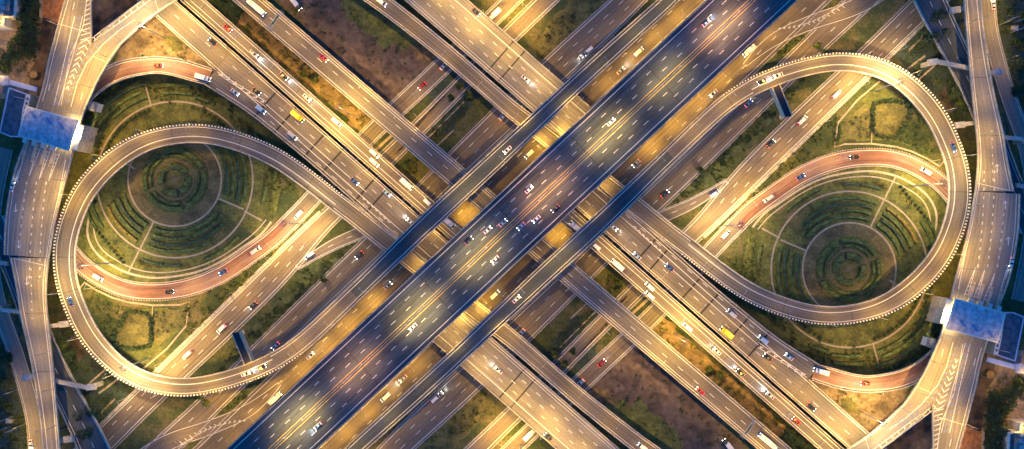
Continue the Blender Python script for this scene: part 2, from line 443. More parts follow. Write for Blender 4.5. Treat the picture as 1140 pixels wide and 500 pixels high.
A2 = Road.pairs('A2', 'narrower carriageway in the {upper left|lower right}', [(*apr(gy, 21), *apr(gy, 1.6)) for gy in (-25, 60, 150, 230, 310)], 7.5)
viaduct([A2], 'carriageway_viaduct', 'narrower busy carriageway running against the broad one in the {upper left|lower right}', [
    lane(A2, 3.2, 'L', wd=.7), lane(A2, 3.2, 'R', wd=.7), lane(A2, 7.6, 'R', wd=.6)], [lane(A2, .5, 'L', wd=.9), lane(A2, .5, 'R', wd=.9)],
    joints=[(A2, aj(A2, ((228, 12), (330, 100), (438, 195))), .4)], top=A_MID, group='elevated roads of the interchange')
# ---- C: straight through the centre
Cr = Road.pairs('C', 'straight four lane viaduct', [(276+1.175*(y-0)-12.5*.65-4.5+6, y+12.5*.76, 276+1.175*y+12.5*.65-4.5+6, y-12.5*.76) for y in (-40, 60, 125, 188, 250)], 7.5)
C2 = [((l[0], l[1]), (r[0], r[1]), z) for l, r, z in Cr.sec]
mid = [(1140-r[0], 500-r[1]) for l, r, z in C2]
Cr.sec = C2[:-1]+[((1140-r[0], 500-r[1]), (1140-l[0], 500-l[1]), z) for l, r, z in C2[:-1]][::-1]; Cr.fin()
viaduct([Cr], 'diagonal_viaduct', 'straight viaduct running from the upper left edge through the centre to the lower right', [
    lane(Cr, 3, 'L', wd=.7), lane(Cr, 3, 'R', wd=.7), lane(Cr, 5.6, 'R', wd=.6, t1=Cr.len*.46), lane(Cr, 5.6, 'L', wd=.6, t0=Cr.len*.54), lane(Cr, 0, dash=DS, wd=.58)],
    [lane(Cr, .5, 'L', wd=1), lane(Cr, .5, 'R', wd=1)], twin=False, top=A_MID, group='elevated roads of the interchange')
# ---- E: broad bright viaduct upper centre ; D is the lower leg of the twin loop ramp
e0 = (0.753, 0.658)
Er = Road.pairs('E', 'bright broad viaduct at the {top|bottom}', [(485.5+1.145*y+23.3*.658, y-23.3*.753, 485.5+1.145*y-23.3*.658, y+23.3*.753) for y in (-45, 20, 90, 163)], 7.5)
viaduct([Er], 'broad_viaduct', 'bright broad viaduct with wide shoulder at the {top|bottom} centre', [
    lane(Er, 9.5, 'L', wd=.9), lane(Er, 17, 'L', dash=(6, 21), wd=.7), lane(Er, 25, 'L', dash=(6, 21), wd=.7, shift=9), lane(Er, 33, 'L', dash=(6, 21), wd=.7), lane(Er, 3.2, 'R', wd=.8), lane(Er, 6, 'R', wd=.5)],
    [lane(Er, .5, 'L', wd=1), lane(Er, .5, 'R', wd=1)], joints=[(Er, aj(Er, ((553, 62), (570, 78), (622, 122))), 1.5)], top=A_PALE, group='elevated roads of the interchange')
# ---- O: red ramp
Or = Road.ribbon('O', '{upper left|lower right} red ramp', [(84,118,7.2,9,9),(100,101,7.4,9,9),(118,86,7.5,10,10.5),(142,76.5,7.5,10.5,10.5),(175,72.5,7.5,9.7,9.7),(200,76,7.5,10.3,10.3),(222,82.5,7.5,10.5,10.5),(233,87,7.5,11,8)], 5)
viaduct([Or], 'red_ramp', 'short red surfaced ramp curving along the {top|bottom} of the {left|right} garden', [
    lane(Or, 2.6, 'L', wd=.6), lane(Or, 2.6, 'R', wd=.6)], [lane(Or, .5, 'L', wd=.9), lane(Or, .5, 'R', wd=.9)], top=A_RED, group='elevated roads of the interchange', pier_step=45)
# ---- T / R / S toll viaduct
Ta = Road.pairs('Ta', '', [(80,-30,108,-30),(73,0,102,0),(66,24,102.5,24),(60,47,102.5,48.6)], 13)
Ra = Road.pairs('Ra', '', [(190,-24,235,-22),(160,0,197,0),(140,14.5,175,15),(122,29,155,31),(108,42,141,45),(102.5,48.6,135,50)], 13)
Sa = Road.pairs('{left', '{left|right} toll viaduct', [(60,47,135,50),(53,72,120,72),(49,95,107,95),(44,112,100,113),(38,130,92,130),(30,155,84,160),(17,188,77.5,188),(10,220,68,222),(6,250,61,250),(5,284,55,287),
      ], 13)
Sb = Road.pairs('Sb', '{left|right} narrow viaduct', [(12,287,54.8,287),(19,322,51.5,325),(25,360,54,357),(29,375,56,375),(37,412,60,412),(45,462,64,457),(49,500,67.5,500),(53,535,70,535)], 13)
def t_extra(mb):
    z = 13
    # hatch between toll road and ramp
    seg_mark(mb, (98.5, -14), (93, 28), .7, z); seg_mark(mb, (93, 28), (78, 62), .7, z); seg_mark(mb,(78,62),(68,117),.8,z)
    for k in range(10):
        y = -6+k*5.4; seg_mark(mb, (101.5, y-1.2), (96.5-k*.75, y+2.2), 1.1, z)
    for k in range(9):
        f = k/9; x = 97-24*f; y = 46+58*f; s_ = 6.5*(1-f)+1.6
        seg_mark(mb, (x, y-2), (x-s_, y+2.2), 1.1, z); seg_mark(mb, (x, y-2), (x+s_*.45, y+3.2), 1.1, z)
    for k in range(9):
        f = k/9; x = 104+62*f; y = 41-44*f
        seg_mark(mb, (x, y), (x+2.6, y+3.6), 1.2, z)
    q = [(104, 46), (128, 29), (150, 12.5), (172, -4)]
    for a, b in zip(q, q[1:]): seg_mark(mb, a, b, .7, z)
    q = [(99, 45.5), (121, 28), (142, 12), (166, -6)]
    for a, b in zip(q, q[1:]): seg_mark(mb, a, b, .8, z)
    q = [(150, 22), (132, 34), (114, 50), (97, 70), (86, 92), (79, 119)]
    for a, b in zip(q, q[1:]): seg_mark(mb, a, b, .8, z)
    q = [(83, 18), (78, 40), (69, 80), (60, 117)]
    for a, b in zip(q, q[1:]): seg_mark(mb, a, b, .9, z)
    q = [(92, 18), (87, 40), (76, 80), (65, 118)]
    for a, b in zip(q, q[1:]): seg_mark(mb, a, b, .7, z)
    for k in range(14):
        f = k/13; x = 87.5-25*f; y = 20+95*f
        seg_mark(mb, (x-2.8, y-1.6), (x-.3, y+1.6), 1.6, z, 2); seg_mark(mb, (x-.3, y+1.6), (x+2.8, y-1.6), 1.6, z, 2)
    ch = [(137, 28), (131, 32), (125, 36.5), (119, 41), (113, 46), (107.5, 51.5), (102, 57.5), (97, 63), (92.5, 70), (88.5, 77), (85, 84), (82, 91), (79.5, 98), (77, 105), (75, 112)]
    for (a, b), (c, d) in zip(ch, ch[1:]+[(73, 119)]):
        dx, dy = c-a, d-b; L_ = math.hypot(dx, dy); dx /= L_; dy /= L_; nx, ny = -dy, dx
        seg_mark(mb, (a+nx*3-dx*1.6, b+ny*3-dy*1.6), (a+dx*1.6, b+dy*1.6), 1.7, z, 2); seg_mark(mb, (a+dx*1.6, b+dy*1.6), (a-nx*3-dx*1.6, b-ny*3-dy*1.6), 1.7, z, 2)
    seg_mark(mb, (67, 27), (97, 36), .5, z); seg_mark(mb, (104, 63), (118, 69), .4, z); seg_mark(mb, (172, -2), (177, 14), .4, z)
    for x, y in ((82, 7), (55, 97), (91, 107)): seg_mark(mb, (x+.9, y-4), (x-.9, y+4), .8, z)
    # below the plaza: island tips, dotted lanes, arrows
    for (a, b), (c, d) in (((43, 165), (32.5, 196)), ((54, 168), (43.5, 200)), ((64.5, 171), (54, 202))):
        seg_mark(mb, (a-2.2, b), (c, d), .6, z); seg_mark(mb, (a+2.2, b), (c, d), .6, z)
        for k in range(6):
            f = k/7; x = a+(c-a)*f; y = b+(d-b)*f; s_ = 2*(1-f); seg_mark(mb, (x-s_, y+1), (x+s_, y+1.6), .5, z)
    seg_mark(mb, (28, 170), (18.5, 202), .8, z); seg_mark(mb, (73, 178), (64, 224), .7, z)
    for k in range(12):
        y = 204+9.5*k; f = (y-204)/100
        for x in (29.5-13*f+2*f*f, 40.5-12.5*f+5*f*f, 51.5-13*f+6*f*f, ):
            if y < 262 or x > 25: seg_mark(mb, (x, y-1.6), (x-.5, y+1.6), .9, z)
    for k in range(7):
        y = 300+9*k; seg_mark(mb, (34.5+.2*k, y-1.2), (34.6+.2*k, y+1.2), .8, z)
    for x, y in ((17.5, 232), (21, 272), (30, 313)):
        seg_mark(mb, (x, y-5), (x-.4, y+4), .9, z); seg_mark(mb, (x-.4, y+4), (x+2.2, y+1.4), .9, z); seg_mark(mb, (x-.4, y+4), (x-2.2, y+2), .7, z)
    seg_mark(mb, (17, 288), (52, 296), .5, z)
viaduct([Ta, Ra, Sa, Sb], 'toll_viaduct', 'pale toll road viaduct with hatched gore along the {left|right} edge', [
    lane(Ta, 3.2, 'L', wd=.8), lane(Sa, 3.6, 'L', wd=.8, t1=70), lane(Sa, 3.6, 'L', wd=.8, t0=150), lane(Sa, 3.5, 'R', wd=.8, t0=150), lane(Sa, 3, 'R', wd=.5, t1=80), lane(Ra, 3.4, 'R', wd=.5),
    lane(Sb, 3.6, 'L', wd=.9), lane(Sb, 4, 'R', wd=.9)],
    [lane(Ta, .6, 'L', wd=1.2), lane(Ta, .6, 'R', wd=1.2, t1=76), lane(Ra, .6, 'L', wd=1.2, t1=Ra.len-8), lane(Ra, .6, 'R', wd=1.2), lane(Sa, .6, 'L', wd=1.2), lane(Sa, .6, 'R', wd=1.2), lane(Sb, .6, 'L', wd=1.3), lane(Sb, .6, 'R', wd=1.3)],
    extra=t_extra, top=A_PALE, th=1.6, joints=[(Sb, [62, 128], .5)], group='elevated roads of the interchange', pier_step=58)
root_T = TW[-1][0]
# portal beams and pier heads that stick out beside the narrow viaduct
def beam(a, b, z, w0, hh, name, parent):
    mb = MB(); p = P(*a, z); q = P(*b, z); d = (q-p); ang = math.atan2(d.y, d.x); c = (p+q)/2
    mb.box((c.x, c.y, z-hh/2), (d.length, w0, hh), ang); return mb
for a, b, col in (((58, 424), (97, 432), (101, 431)), ((54, 363.5), (75, 360.5), (71, 361)), ((-8, 344), (27, 348), (-4, 344)), ((26, 420.5), (40, 418.5), (30, 420)), ((62, 492), (79, 488), (76, 489)), ((8, 294),(-12,290),(-8,291))):
    mb = beam(a, b, 11.3, 1.9, 1.9, 'pier', root_T); p = P(*col, 11); mb.box((p.x, p.y, 4.6), (2.6, 2.2, 9.8), .1)
    mb.box((p.x, p.y, 10.6), (4.6, 3.0, 1.6), .12); mb.build('pier', CONC, root_T)
# ---- Q: blue flyover under it
Qr = Road.pairs('Q', '{left|right} edge flyover', [(-25,240,5,240),(-8,275,20,275),(8,312,34,312),(20,345,46,345),(29.5,372,58,370),(43,402,71.5,400),(62,445,93,442),(76,475,110,472),(87,500,124,500),(98,530,138,530)], 7)
viaduct([Qr], 'edge_flyover', 'dark blue flyover slipping beneath the narrow viaduct at the {lower left|upper right}', [
    lane(Qr, 3.2, 'L', wd=.6), lane(Qr, 3.2, 'R', wd=.6), lane(Qr, 0, dash=DS, wd=.6)], [lane(Qr, .6, 'L', wd=1), lane(Qr, .6, 'R', wd=1)], top=A_DARK, group='elevated roads of the interchange')

# ------------------------------------------------------------------ ground
def ground():
    m = bpy.data.materials.new('ground_cover'); m.use_nodes = True; n = m.node_tree.nodes; L = m.node_tree.links
    b = n['Principled BSDF']; b.inputs['Roughness'].default_value = .95; tc = n.new('ShaderNodeTexCoord')
    def nz(s, d=6, r=.6):
        q = n.new('ShaderNodeTexNoise'); q.inputs['Scale'].default_value = s; q.inputs['Detail'].default_value = d
        q.inputs['Roughness'].default_value = r; L.new(tc.outputs['Object'], q.inputs['Vector']); return q.outputs[0]
    r1 = n.new('ShaderNodeValToRGB'); e = r1.color_ramp.elements
    e[0].position = .36; e[0].color = (.028, .045, .016, 1); e[1].position = .66; e[1].color = (.15, .115, .055, 1)
    x = r1.color_ramp.elements.new(.48); x.color = (.05, .065, .018, 1); x = r1.color_ramp.elements.new(.56); x.color = (.10, .095, .03, 1)
    L.new(nz(.06, 9, .7), r1.inputs[0])
    mr = n.new('ShaderNodeMapRange'); L.new(nz(.9, 6), mr.inputs[0]); mr.inputs[1].default_value = .3; mr.inputs[2].default_value = .7
    mr.inputs[3].default_value = .55; mr.inputs[4].default_value = 1.45
    s_ = n.new('ShaderNodeVectorMath'); s_.operation = 'SCALE'; L.new(r1.outputs[0], s_.inputs[0]); L.new(mr.outputs[0], s_.inputs['Scale'])
    L.new(s_.outputs[0], b.inputs['Base Color'])
    MATS['ground'] = m
    mb = MB(); mb.add([(-2500, -2500, 0), (2500, -2500, 0), (2500, 2500, 0), (-2500, 2500, 0)], [(0, 1, 2, 3)])
    setting(mb.build('ground', m), False)
ground()
GROWN = mat('bare_dirt', (.045, .034, .026), var=.5, scale=.08, col2=(.105, .075, .055), fine=.35)
GORANGE = mat('orange_dirt', (.34, .13, .04), var=.3, scale=.06, col2=(.42, .18, .06), fine=.6)
GSAND = mat('sandy_dirt', (.13, .09, .04), var=.4, scale=.09, col2=(.25, .17, .085), fine=.6)
GPARK = mat('car_park_paving', (.24, .18, .14), var=.2, scale=.06, fine=.5)
GLAWN = mat('mown_lawn', (.046, .066, .012), var=.45, scale=.16, col2=(.115, .115, .022), fine=.8)
GLAWNY = mat('dry_lawn', (.075, .075, .018), var=.4, scale=.15, col2=(.13, .11, .028), fine=.9)
GGREEN = mat('rough_grass', (.035, .06, .016), var=.45, scale=.15, col2=(.085, .10, .028), fine=.8)
GTAN = mat('tan_earth', (.14, .095, .04), var=.35, scale=.15, col2=(.22, .15, .06), fine=.8)
GDARK = mat('damp_dark_grass', (.016, .034, .026), var=.4, scale=.1, col2=(.035, .055, .035), fine=.7)  # grass in a darker, teal green
PZ = [0.004]
def patch(name, pts, m, jit=1.2, z=None, twin=True):
    if z is None: PZ[0] += .004; z = PZ[0]
    out = []
    n = len(pts)
    for i in range(n):
        a, b = pts[i], pts[(i+1) % n]; L_ = math.hypot(b[0]-a[0], b[1]-a[1]); k = max(1, int(L_/4))
        for j in range(k):
            f = j/k; x = a[0]+(b[0]-a[0])*f; y = a[1]+(b[1]-a[1])*f
            q = noise.noise_vector(Vector((x*.13, y*.13, PZ[0]*100)))*jit*2
            out.append((x+q.x, y+q.y))
    mb = MB(); mb.add([(*P(x, y, 0).xy, z) for x, y in out][::-1], [tuple(range(len(out)))])
    return setting(mb.build(name, m), twin)
patch('dirt_plot_ground', [(300,-10),(420,-10),(452,24),(486,50),(492,62),(448,118),(438,120),(400,88),(352,44)], GROWN, 2)
patch('sandy_ground', [(466,60),(478,56),(486,64),(474,68),(463,66)], GSAND, 1)
patch('sandy_ground', [(395,60),(440,66),(460,84),(444,108),(424,102),(400,80)], mat('pinkish_dirt', (.07, .048, .036), var=.45, scale=.07, col2=(.13,.09,.065), fine=.4), 3)
patch('dark_grass', [(400,-8),(426,-4),(480,46),(470,56),(440,50),(430,56),(415,40),(385,20),(380,5)], GGREEN, 4)
patch('dirt_strip_ground', [(236,-10),(272,-10),(330,50),(432,138),(410,156),(370,118),(296,56)], GTAN, 2)
patch('dark_grass', [(232,-12),(268,-12),(280,8),(264,26),(250,12)], GDARK, 3)
patch('dirt_wedge_ground', [(101,-10),(170,-10),(100,50)], GROWN, 1)
patch('sandy_ground', [(120,80),(140,45),(180,8),(236,72),(244,84),(200,66),(160,62)], GSAND, 2)
patch('grass_tuft_ground', [(182,38),(196,40),(206,56),(196,58),(186,50)], GLAWNY, 2.5)
patch('car_park_ground', [(-30,20),(50,20),(44,60),(42,110),(-30,110)], GPARK, 1)
patch('orange_dirt_ground', [(46,-8),(76,-8),(66,26),(47,20)], GORANGE, .6)
patch('dirt_strip_ground', [(47,20),(66,26),(50,90),(44,112),(30,84),(44,60)], GROWN, 2)
patch('dark_grass', [(-40,370),(18,352),(36,410),(40,520),(-40,520)], GDARK, 2)
patch('dark_grass', [(62,362),(88,366),(140,436),(170,450),(120,512),(96,512),(76,430)], GDARK, 2)
patch('dark_grass', [(78,380),(84,372),(96,392),(88,404)], GROWN, 1)
patch('embankment_grass', [(244,410),(340,296),(392,276),(400,286),(300,380),(226,452),(205,470)], GGREEN, 3)
patch('embankment_grass', [(212,476),(262,436),(330,404),(300,436),(262,462)], GGREEN, 3)
patch('dark_grass', [(482,90),(530,60),(540,100),(500,150),(470,150)], GDARK, 3)
patch('verge_grass', [(420,500),(520,410),(560,440),(540,460),(490,520),(420,520)], GLAWNY, 3)
patch('dry_verge_ground', [(430,490),(470,445),(530,418),(536,428),(480,465),(445,500)], GTAN, 3)

# ground roads
def ground_road(name, roads, top, lines, kerbs, zz=.10, extra=None, root_name=None):
    mb = MB()
    for r in roads:
        v = []; uv = []; n = len(r.sec)
        for i, (l, rr, z) in enumerate(r.sec):
            a = P(*l, z); b = P(*rr, z); w_ = (b-a).length; v += [a, b]; uv += [(r.arc[i]*S, -w_/2), (r.arc[i]*S, w_/2)]
        mb.add(v, [(2*i, 2*i+1, 2*i+3, 2*i+2) for i in range(n-1)], 0, uv)
    for r, kw in lines: strip(mb, r, mi=kw.pop('mi', 1), **kw)
    for r, kw in kerbs: strip(mb, r, tall=kw.pop('tall', .14), mi=kw.pop('mi', 3), **kw)
    if extra: extra(mb)
    for r in roads: GROUNDROADS.append(r)
    return setting(mb.build(name, [top, WHITE, YELLOW, CONC]))
F = Road.ribbon('F', '{left|right} inner road', [(622,-50,.12,9,9),(563,6,.12,9,9),(484,82,.12,10,10),(410,152,.12,9.5,9.5),(345,224,.12,9,9),(318,252,.12,9.5,9.5),(304,266,.12,9.5,9.5),(275,287,.12,9.5,9.5),(250,304,.12,9.5,9.5),(225,315.5,.12,9.7,9.7),(200,322.5,.12,9.7,9.7),(175,325,.12,9.5,9.5),(150,324,.12,9.5,9.5),(125,317,.12,9.5,9.5),(100,302,.12,9.5,9.5),(84,288,.12,9.5,9.5),(66,262,.12,9.5,9.5),(60,240,.12,9,9)], 6)
F1 = Road('F1', '{middle left|middle right} approach road'); F2 = Road('F2', '{left|right} red garden road')
kf = F.near(322, 248); F1.sec = F.sec[:kf+1]; F1.fin(); F2.sec = F.sec[kf:]; F2.fin()
ground_road('approach_road', [F1], A_GROUND, [lane(F1, 1.6, 'L', wd=.7), lane(F1, 1.6, 'R', wd=.7)], [lane(F1, -.5, 'L', wd=1.2), lane(F1, -.5, 'R', wd=1.2)])
ground_road('garden_road', [F2], A_RED, [lane(F2, 1.8, 'L', wd=.6), lane(F2, 1.8, 'R', wd=.6)], [lane(F2, -.4, 'R', wd=.9, tall=.5), lane(F2, -.4, 'L', wd=.9, tall=.5, dash=(1.6, 2.8), step=2)])
G = Road.ribbon('G', '{left|right} wide ground road', [(650,-40,.11,11,11),(602,6,.11,10,10),(545,62,.11,9.5,9.5),(484,125,.11,9,9),(420,188,.11,9.5,10),(373,236,.11,10,10.5),(358,250,.11,10,11),(336,274,.11,12,13),(301,311,.11,14.5,15),(234,376,.11,15,15),(167,440,.11,14,14),(112,494,.11,14.5,14.5),(80,526,.11,15,15)], 10)
tg = G.arc[G.near(336, 274)]
ground_road('wide_ground_road', [G], A_GROUND, [lane(G, 2.4, 'L', wd=.7), lane(G, 2.4, 'R', wd=.8), lane(G, 10.5, 'L', dash=DS, wd=.62, t0=tg), lane(G, 20, 'L', dash=DS, wd=.62, t0=tg, shift=9)],
            [lane(G, -.8, 'R', wd=3.4, t0=tg-40, tall=.2), lane(G, -.5, 'L', wd=1), lane(G, -.5, 'R', wd=1.1, t1=tg-42)])
K = Road.ribbon('K', '{left|right} slip road', [(470,214,.115,7,7),(440,236,.115,7,7),(405,257,.115,7,7),(375,270,.115,6.5,6.5),(350,284,.115,5,5),(330,298,.115,3,3)], 6)
ground_road('slip_road', [K], A_GROUND, [lane(K, 1.2, 'L', wd=.6), lane(K, 1, 'R', wd=.6), lane(K, 0, wd=.6, dash=DS)], [lane(K, -.4, 'L', wd=1)])
Hr = Road.ribbon('H', '{left|right} outer ground road', [(745,-46,.12,13,13),(694,6,.12,15,15),(630,66,.12,16,16),(565,127,.12,16,15),(490,200,.12,14,14),(436,254,.12,13.5,13.5),(375,312,.12,13.5,13.5),(308,377,.12,13,13),(240,444,.12,12.5,12.5),(186,496,.12,14,14),(150,532,.12,14,14)], 10)
ground_road('outer_ground_road', [Hr], A_GROUND, [lane(Hr, 2.2, 'L', wd=.7), lane(Hr, 2.2, 'R', wd=.7), lane(Hr, 11, 'R', dash=DS, wd=.62), lane(Hr, 20, 'R', dash=DS, wd=.58, t1=Hr.len*.5)], [lane(Hr, -.5, 'L', wd=1), lane(Hr, -.5, 'R', wd=1)])
Jr = Road.ribbon('J', '{left|right} road hugging the highway', [(820,-46,.13,13,16),(757,8,.13,15,16),(700,62,.13,15,17),(634,125,.13,14,17),(570,186,.13,14,17),(502,252,.13,13,17),(443,308,.13,13,18),(371,376,.13,13,18),(308,436,.13,13,18),(258,484,.13,12,18),(210,530,.13,12,18)], 10)
ground_road('highway_side_road', [Jr], A_GROUND, [lane(Jr, 3, 'R', wd=.7), lane(Jr, 13, 'R', dash=DS, wd=.62), lane(Jr, 2, 'L', wd=.6)], [lane(Jr, -.5, 'R', wd=1), lane(Jr, -.5, 'L', wd=1)])
N = Road.ribbon('N', '{left|right} curved slip road', [(318,420,.135,2,2),(296,442,.135,6,6),(278,456,.135,8,8),(256,467,.135,8.5,8.5),(228,478,.135,9,9),(200,487,.135,9.5,9.5),(172,500,.135,10,10),(140,524,.135,10,10)], 6)
def n_extra(mb):
    for k in range(14):
        f = k/13; x = 272-70*f; y = 468+26*f-6*math.sin(f*PI); s_ = 1.2+3.2*f
        seg_mark(mb, (x-s_*.5, y-s_*.6), (x+1.3, y), .8, .135, 1); seg_mark(mb, (x+1.3, y), (x-s_*.9, y+s_*.8), .8, .135, 1)
ground_road('curved_slip_road', [N], A_GROUND, [lane(N, 1, 'L', wd=.6, t0=10), lane(N, 1.4, 'R', wd=.6, t0=10)], [], extra=n_extra)
TT = Road.ribbon('TT', '{left|right} frontage road', [(44,530,.11,8,8),(40,497,.11,8,8),(38,470,.11,8,8),(31,440,.11,8,8),(22,408,.11,8,8),(12,378,.11,8,8),(0,345,.11,8,8),(-9,300,.11,8,8),(-8,240,.11,8,8),(-2,200,.11,8,8),(6,165,.11,8,8)], 6)
ground_road('frontage_road', [TT], A_PALE, [lane(TT, 1.5, 'L', wd=.5)], [lane(TT, -.4, 'L', wd=1), lane(TT, -.4, 'R', wd=1)])
# old lanes crossing between the ground roads
for pts, w_ in (([(448,140),(415,170)], 3), ([(462,150),(440,172)], 2), ([(500,100),(455,150)], 2.5), ([(520,110),(470,160)], 1.6), ([(505,145),(470,178)], 1.5), ([(110,438),(150,408)], 2.2), ([(96,430),(135,396)], 2), ([(104,468),(128,444)], 2)):
    r = Road.ribbon('x', '', [(*pts[0], .05, w_/2, w_/2), (*pts[1], .05, w_/2, w_/2)], 10)
    mb = MB(); strip(mb, r, 0, wd=w_, tall=.06); setting(mb.build('concrete_path', PATHM))

# ------------------------------------------------------------------ garden
def path(pts, wd, closed=False, z=.06, name='garden_path', m=PATHM):
    q = pts if not closed else pts+[pts[0]]
    r = Road('p', ''); n = len(q)
    for i, (x, y) in enumerate(q):
        a = q[i-1] if i > 0 else (q[-2] if closed else q[0]); b = q[i+1] if i < n-1 else (q[1] if closed else q[-1])
        dx, dy = b[0]-a[0], b[1]-a[1]; L_ = math.hypot(dx, dy); nx, ny = -dy/L_*wd/2, dx/L_*wd/2
        r.sec.append(((x-nx, y-ny), (x+nx, y+ny), z))
    r.fin(); mb = MB(); v = []
    for l, rr, zz in r.sec: v += [P(*l, zz), P(*rr, zz)]
    mb.add(v, [(2*i, 2*i+1, 2*i+3, 2*i+2) for i in range(n-1)]); PATHS.append(r)
    return setting(mb.build(name, m))
PATHS = []
GX, GY = 194.5, 200.0
def circ(r, a0=0, a1=360, n=72, cx=GX, cy=GY): return [(cx+r*math.cos(math.radians(a0+(a1-a0)*i/n)), cy-r*math.sin(math.radians(a0+(a1-a0)*i/n))) for i in range(n+(0 if a1-a0 == 360 else 1))]
def disc(name, r0, r1, m, a0=0, a1=360, z=.03, jit=0):
    n = 80; mb = MB(); v = []
    for i in range(n+1):
        a = math.radians(a0+(a1-a0)*i/n)
        for r in (r0, r1): v.append(P(GX+r*math.cos(a), GY-r*math.sin(a), z))
    mb.add(v, [(2*i, 2*i+1, 2*i+3, 2*i+2) for i in range(n)]); return setting(mb.build(name, m))
disc('garden_lawn', 52, 128, GLAWN, 60, 300, z=.050)
disc('garden_lawn', 52, 118, GLAWN, -35, 60, z=.052)
disc('inner_lawn', 36, 51, mat('worn_lawn', (.075, .066, .024), var=.35, scale=.12, col2=(.13, .105, .04), fine=.9), 0, 360, z=.054)
disc('central_bed', .05, 38, GLAWN, 0, 360, z=.058)
BEDP = mat('bed_paving', (.13, .10, .06), var=.3, scale=.4, fine=2)
disc('central_bed_paving', 20.8, 22.6, BEDP, 0, 360, z=.062)
path(circ(52), 1.9, True, z=.07); path(circ(87), 1.9, True, z=.072)
for a, b in (((243,221),(271,233)), ((171,247),(142,305)), ((161,92),(168,117)), ((90,155.5),(121,169)), ((272,235),(292,246)), ((120,170),(150,188))): path([a, b], 1.8, z=.075)
for a in (20, 115, 205, 290):
    ar = math.radians(a); path([(GX+r*math.cos(ar), GY-r*math.sin(ar)) for r in (3, 37)], 1.1, z=.077, m=BEDP)
disc('central_bed_paving', .05, 3, BEDP, 0, 360, z=.080)
# bright walk between the red road and the garden
walk = [(302,247),(290,262),(275,272),(250,289),(225,301),(200,307),(170,309.5),(142,304),(122,294),(108,283),(99,269),(96.5,252),(99,243)]
wq = smooth_pts([(a, b) for a, b in catmull([(a, b) for a, b in walk], 5)], 2)
path(wq, 2.3, z=.085, m=SHRUBW)
wq2 = smooth_pts([(a, b) for a, b in catmull([(297,243),(284,258),(250,282.5),(225,294.5),(200,301),(171,303),(146,298),(126,288),(112,278),(104,266),(102,252)], 5)], 2)
path([(x*.985+GX*.015+.8, y*.985+GY*.015+2.2) for x, y in wq2], 1.3, z=.087, m=SHRUBW)
# park south west of the red road
path([(88,322),(94,314.5),(106,322.5),(124,331),(142,336.5),(170,340),(200,339.5),(211,336),(207,363),(186,388),(160,410)], 1.9, z=.089)
path([(170,339),(168,372)], 1.0, z=.090)
patch('park_lawn', [(146,347),(167,350),(167,384),(146,386),(131,384),(127,373),(136,362)], GLAWNY, .8, z=.05)
patch('park_lawn', [(104,330),(140,343),(128,372),(140,392),(160,406),(186,384),(203,362),(206,342),(150,344)], GLAWN, 1, z=.046)
patch('park_lawn', [(172,348),(204,344),(200,362),(178,384),(170,380)], GLAWNY, 1.5, z=.048)

# leaf clumps
def leaf_cloud(mb, pts, size, rng, mi=0):
    for (x, y, z) in pts:
        s_ = size*rng.uniform(.6, 1.3); a = Vector((rng.gauss(0, 1), rng.gauss(0, 1), rng.gauss(0, .6))).normalized(); b = a.orthogonal().normalized()
        c = a.cross(b); t = rng.uniform(0, 6.28); b, c = b*math.cos(t)+c*math.sin(t), c*math.cos(t)-b*math.sin(t)
        p = Vector((x, y, z)); mb.add([p-b*s_, p+c*s_*.6, p+b*s_, p-c*s_*.6], [(0, 1, 2, 3)], mi)
rng = random.Random(3)
def hedge(r, a0, a1, wd, hh, m, label, name='hedge', n_dens=1.5, straight=None, group='clipped hedges of the round gardens'):
    mb = MB(); pts = []
    if straight: (xa, ya), (xb, yb) = straight; L_ = math.hypot(xb-xa, yb-ya)*S
    else: L_ = math.radians(abs(a1-a0))*r*S
    N_ = int(L_*wd*S*n_dens*4)+12
    for _ in range(N_):
        f = rng.random(); q = rng.uniform(-.5, .5)*wd
        if straight: x = xa+(xb-xa)*f; y = ya+(yb-ya)*f; dx, dy = (xb-xa), (yb-ya); LL = math.hypot(dx, dy); x += -dy/LL*q; y += dx/LL*q
        else: a = math.radians(a0+(a1-a0)*f); x = GX+(r+q)*math.cos(a); y = GY-(r+q)*math.sin(a)
        p = P(x, y, 0); zz = hh*(.35+.65*rng.random())*(1-.5*(abs(q)/wd*2)**3)
        if noise.noise(Vector((x*.25, y*.25, 5))) < -.33: continue
        pts.append((p.x, p.y, zz))
    leaf_cloud(mb, pts, .36, rng)
    if not straight:   # solid twiggy core of the hedge
        n_ = max(4, int(abs(a1-a0)/4)); v = []
        for i in range(n_+1):
            a = math.radians(a0+(a1-a0)*i/n_); jw = wd*.42*(1+.18*noise.noise(Vector((i*.7, r, 2))))
            for q, zz in ((-jw, 0), (-jw*.85, hh*.62), (jw*.85, hh*.62), (jw, 0)):
                p = P(GX+(r+q)*math.cos(a), GY-(r+q)*math.sin(a), 0); v.append((p.x, p.y, zz+.08))
        fs = [(0, 1, 2, 3), (4*n_+3, 4*n_+2, 4*n_+1, 4*n_)]
        for i in range(n_):
            for q in range(3): c = 4*i+q; fs.append((c, c+4, c+5, c+1))
        mb.add(v, fs)
    o = mb.build(name, m); o.location = (0, 0, 0); return tag(o, label, 'hedge', group)
k = 0
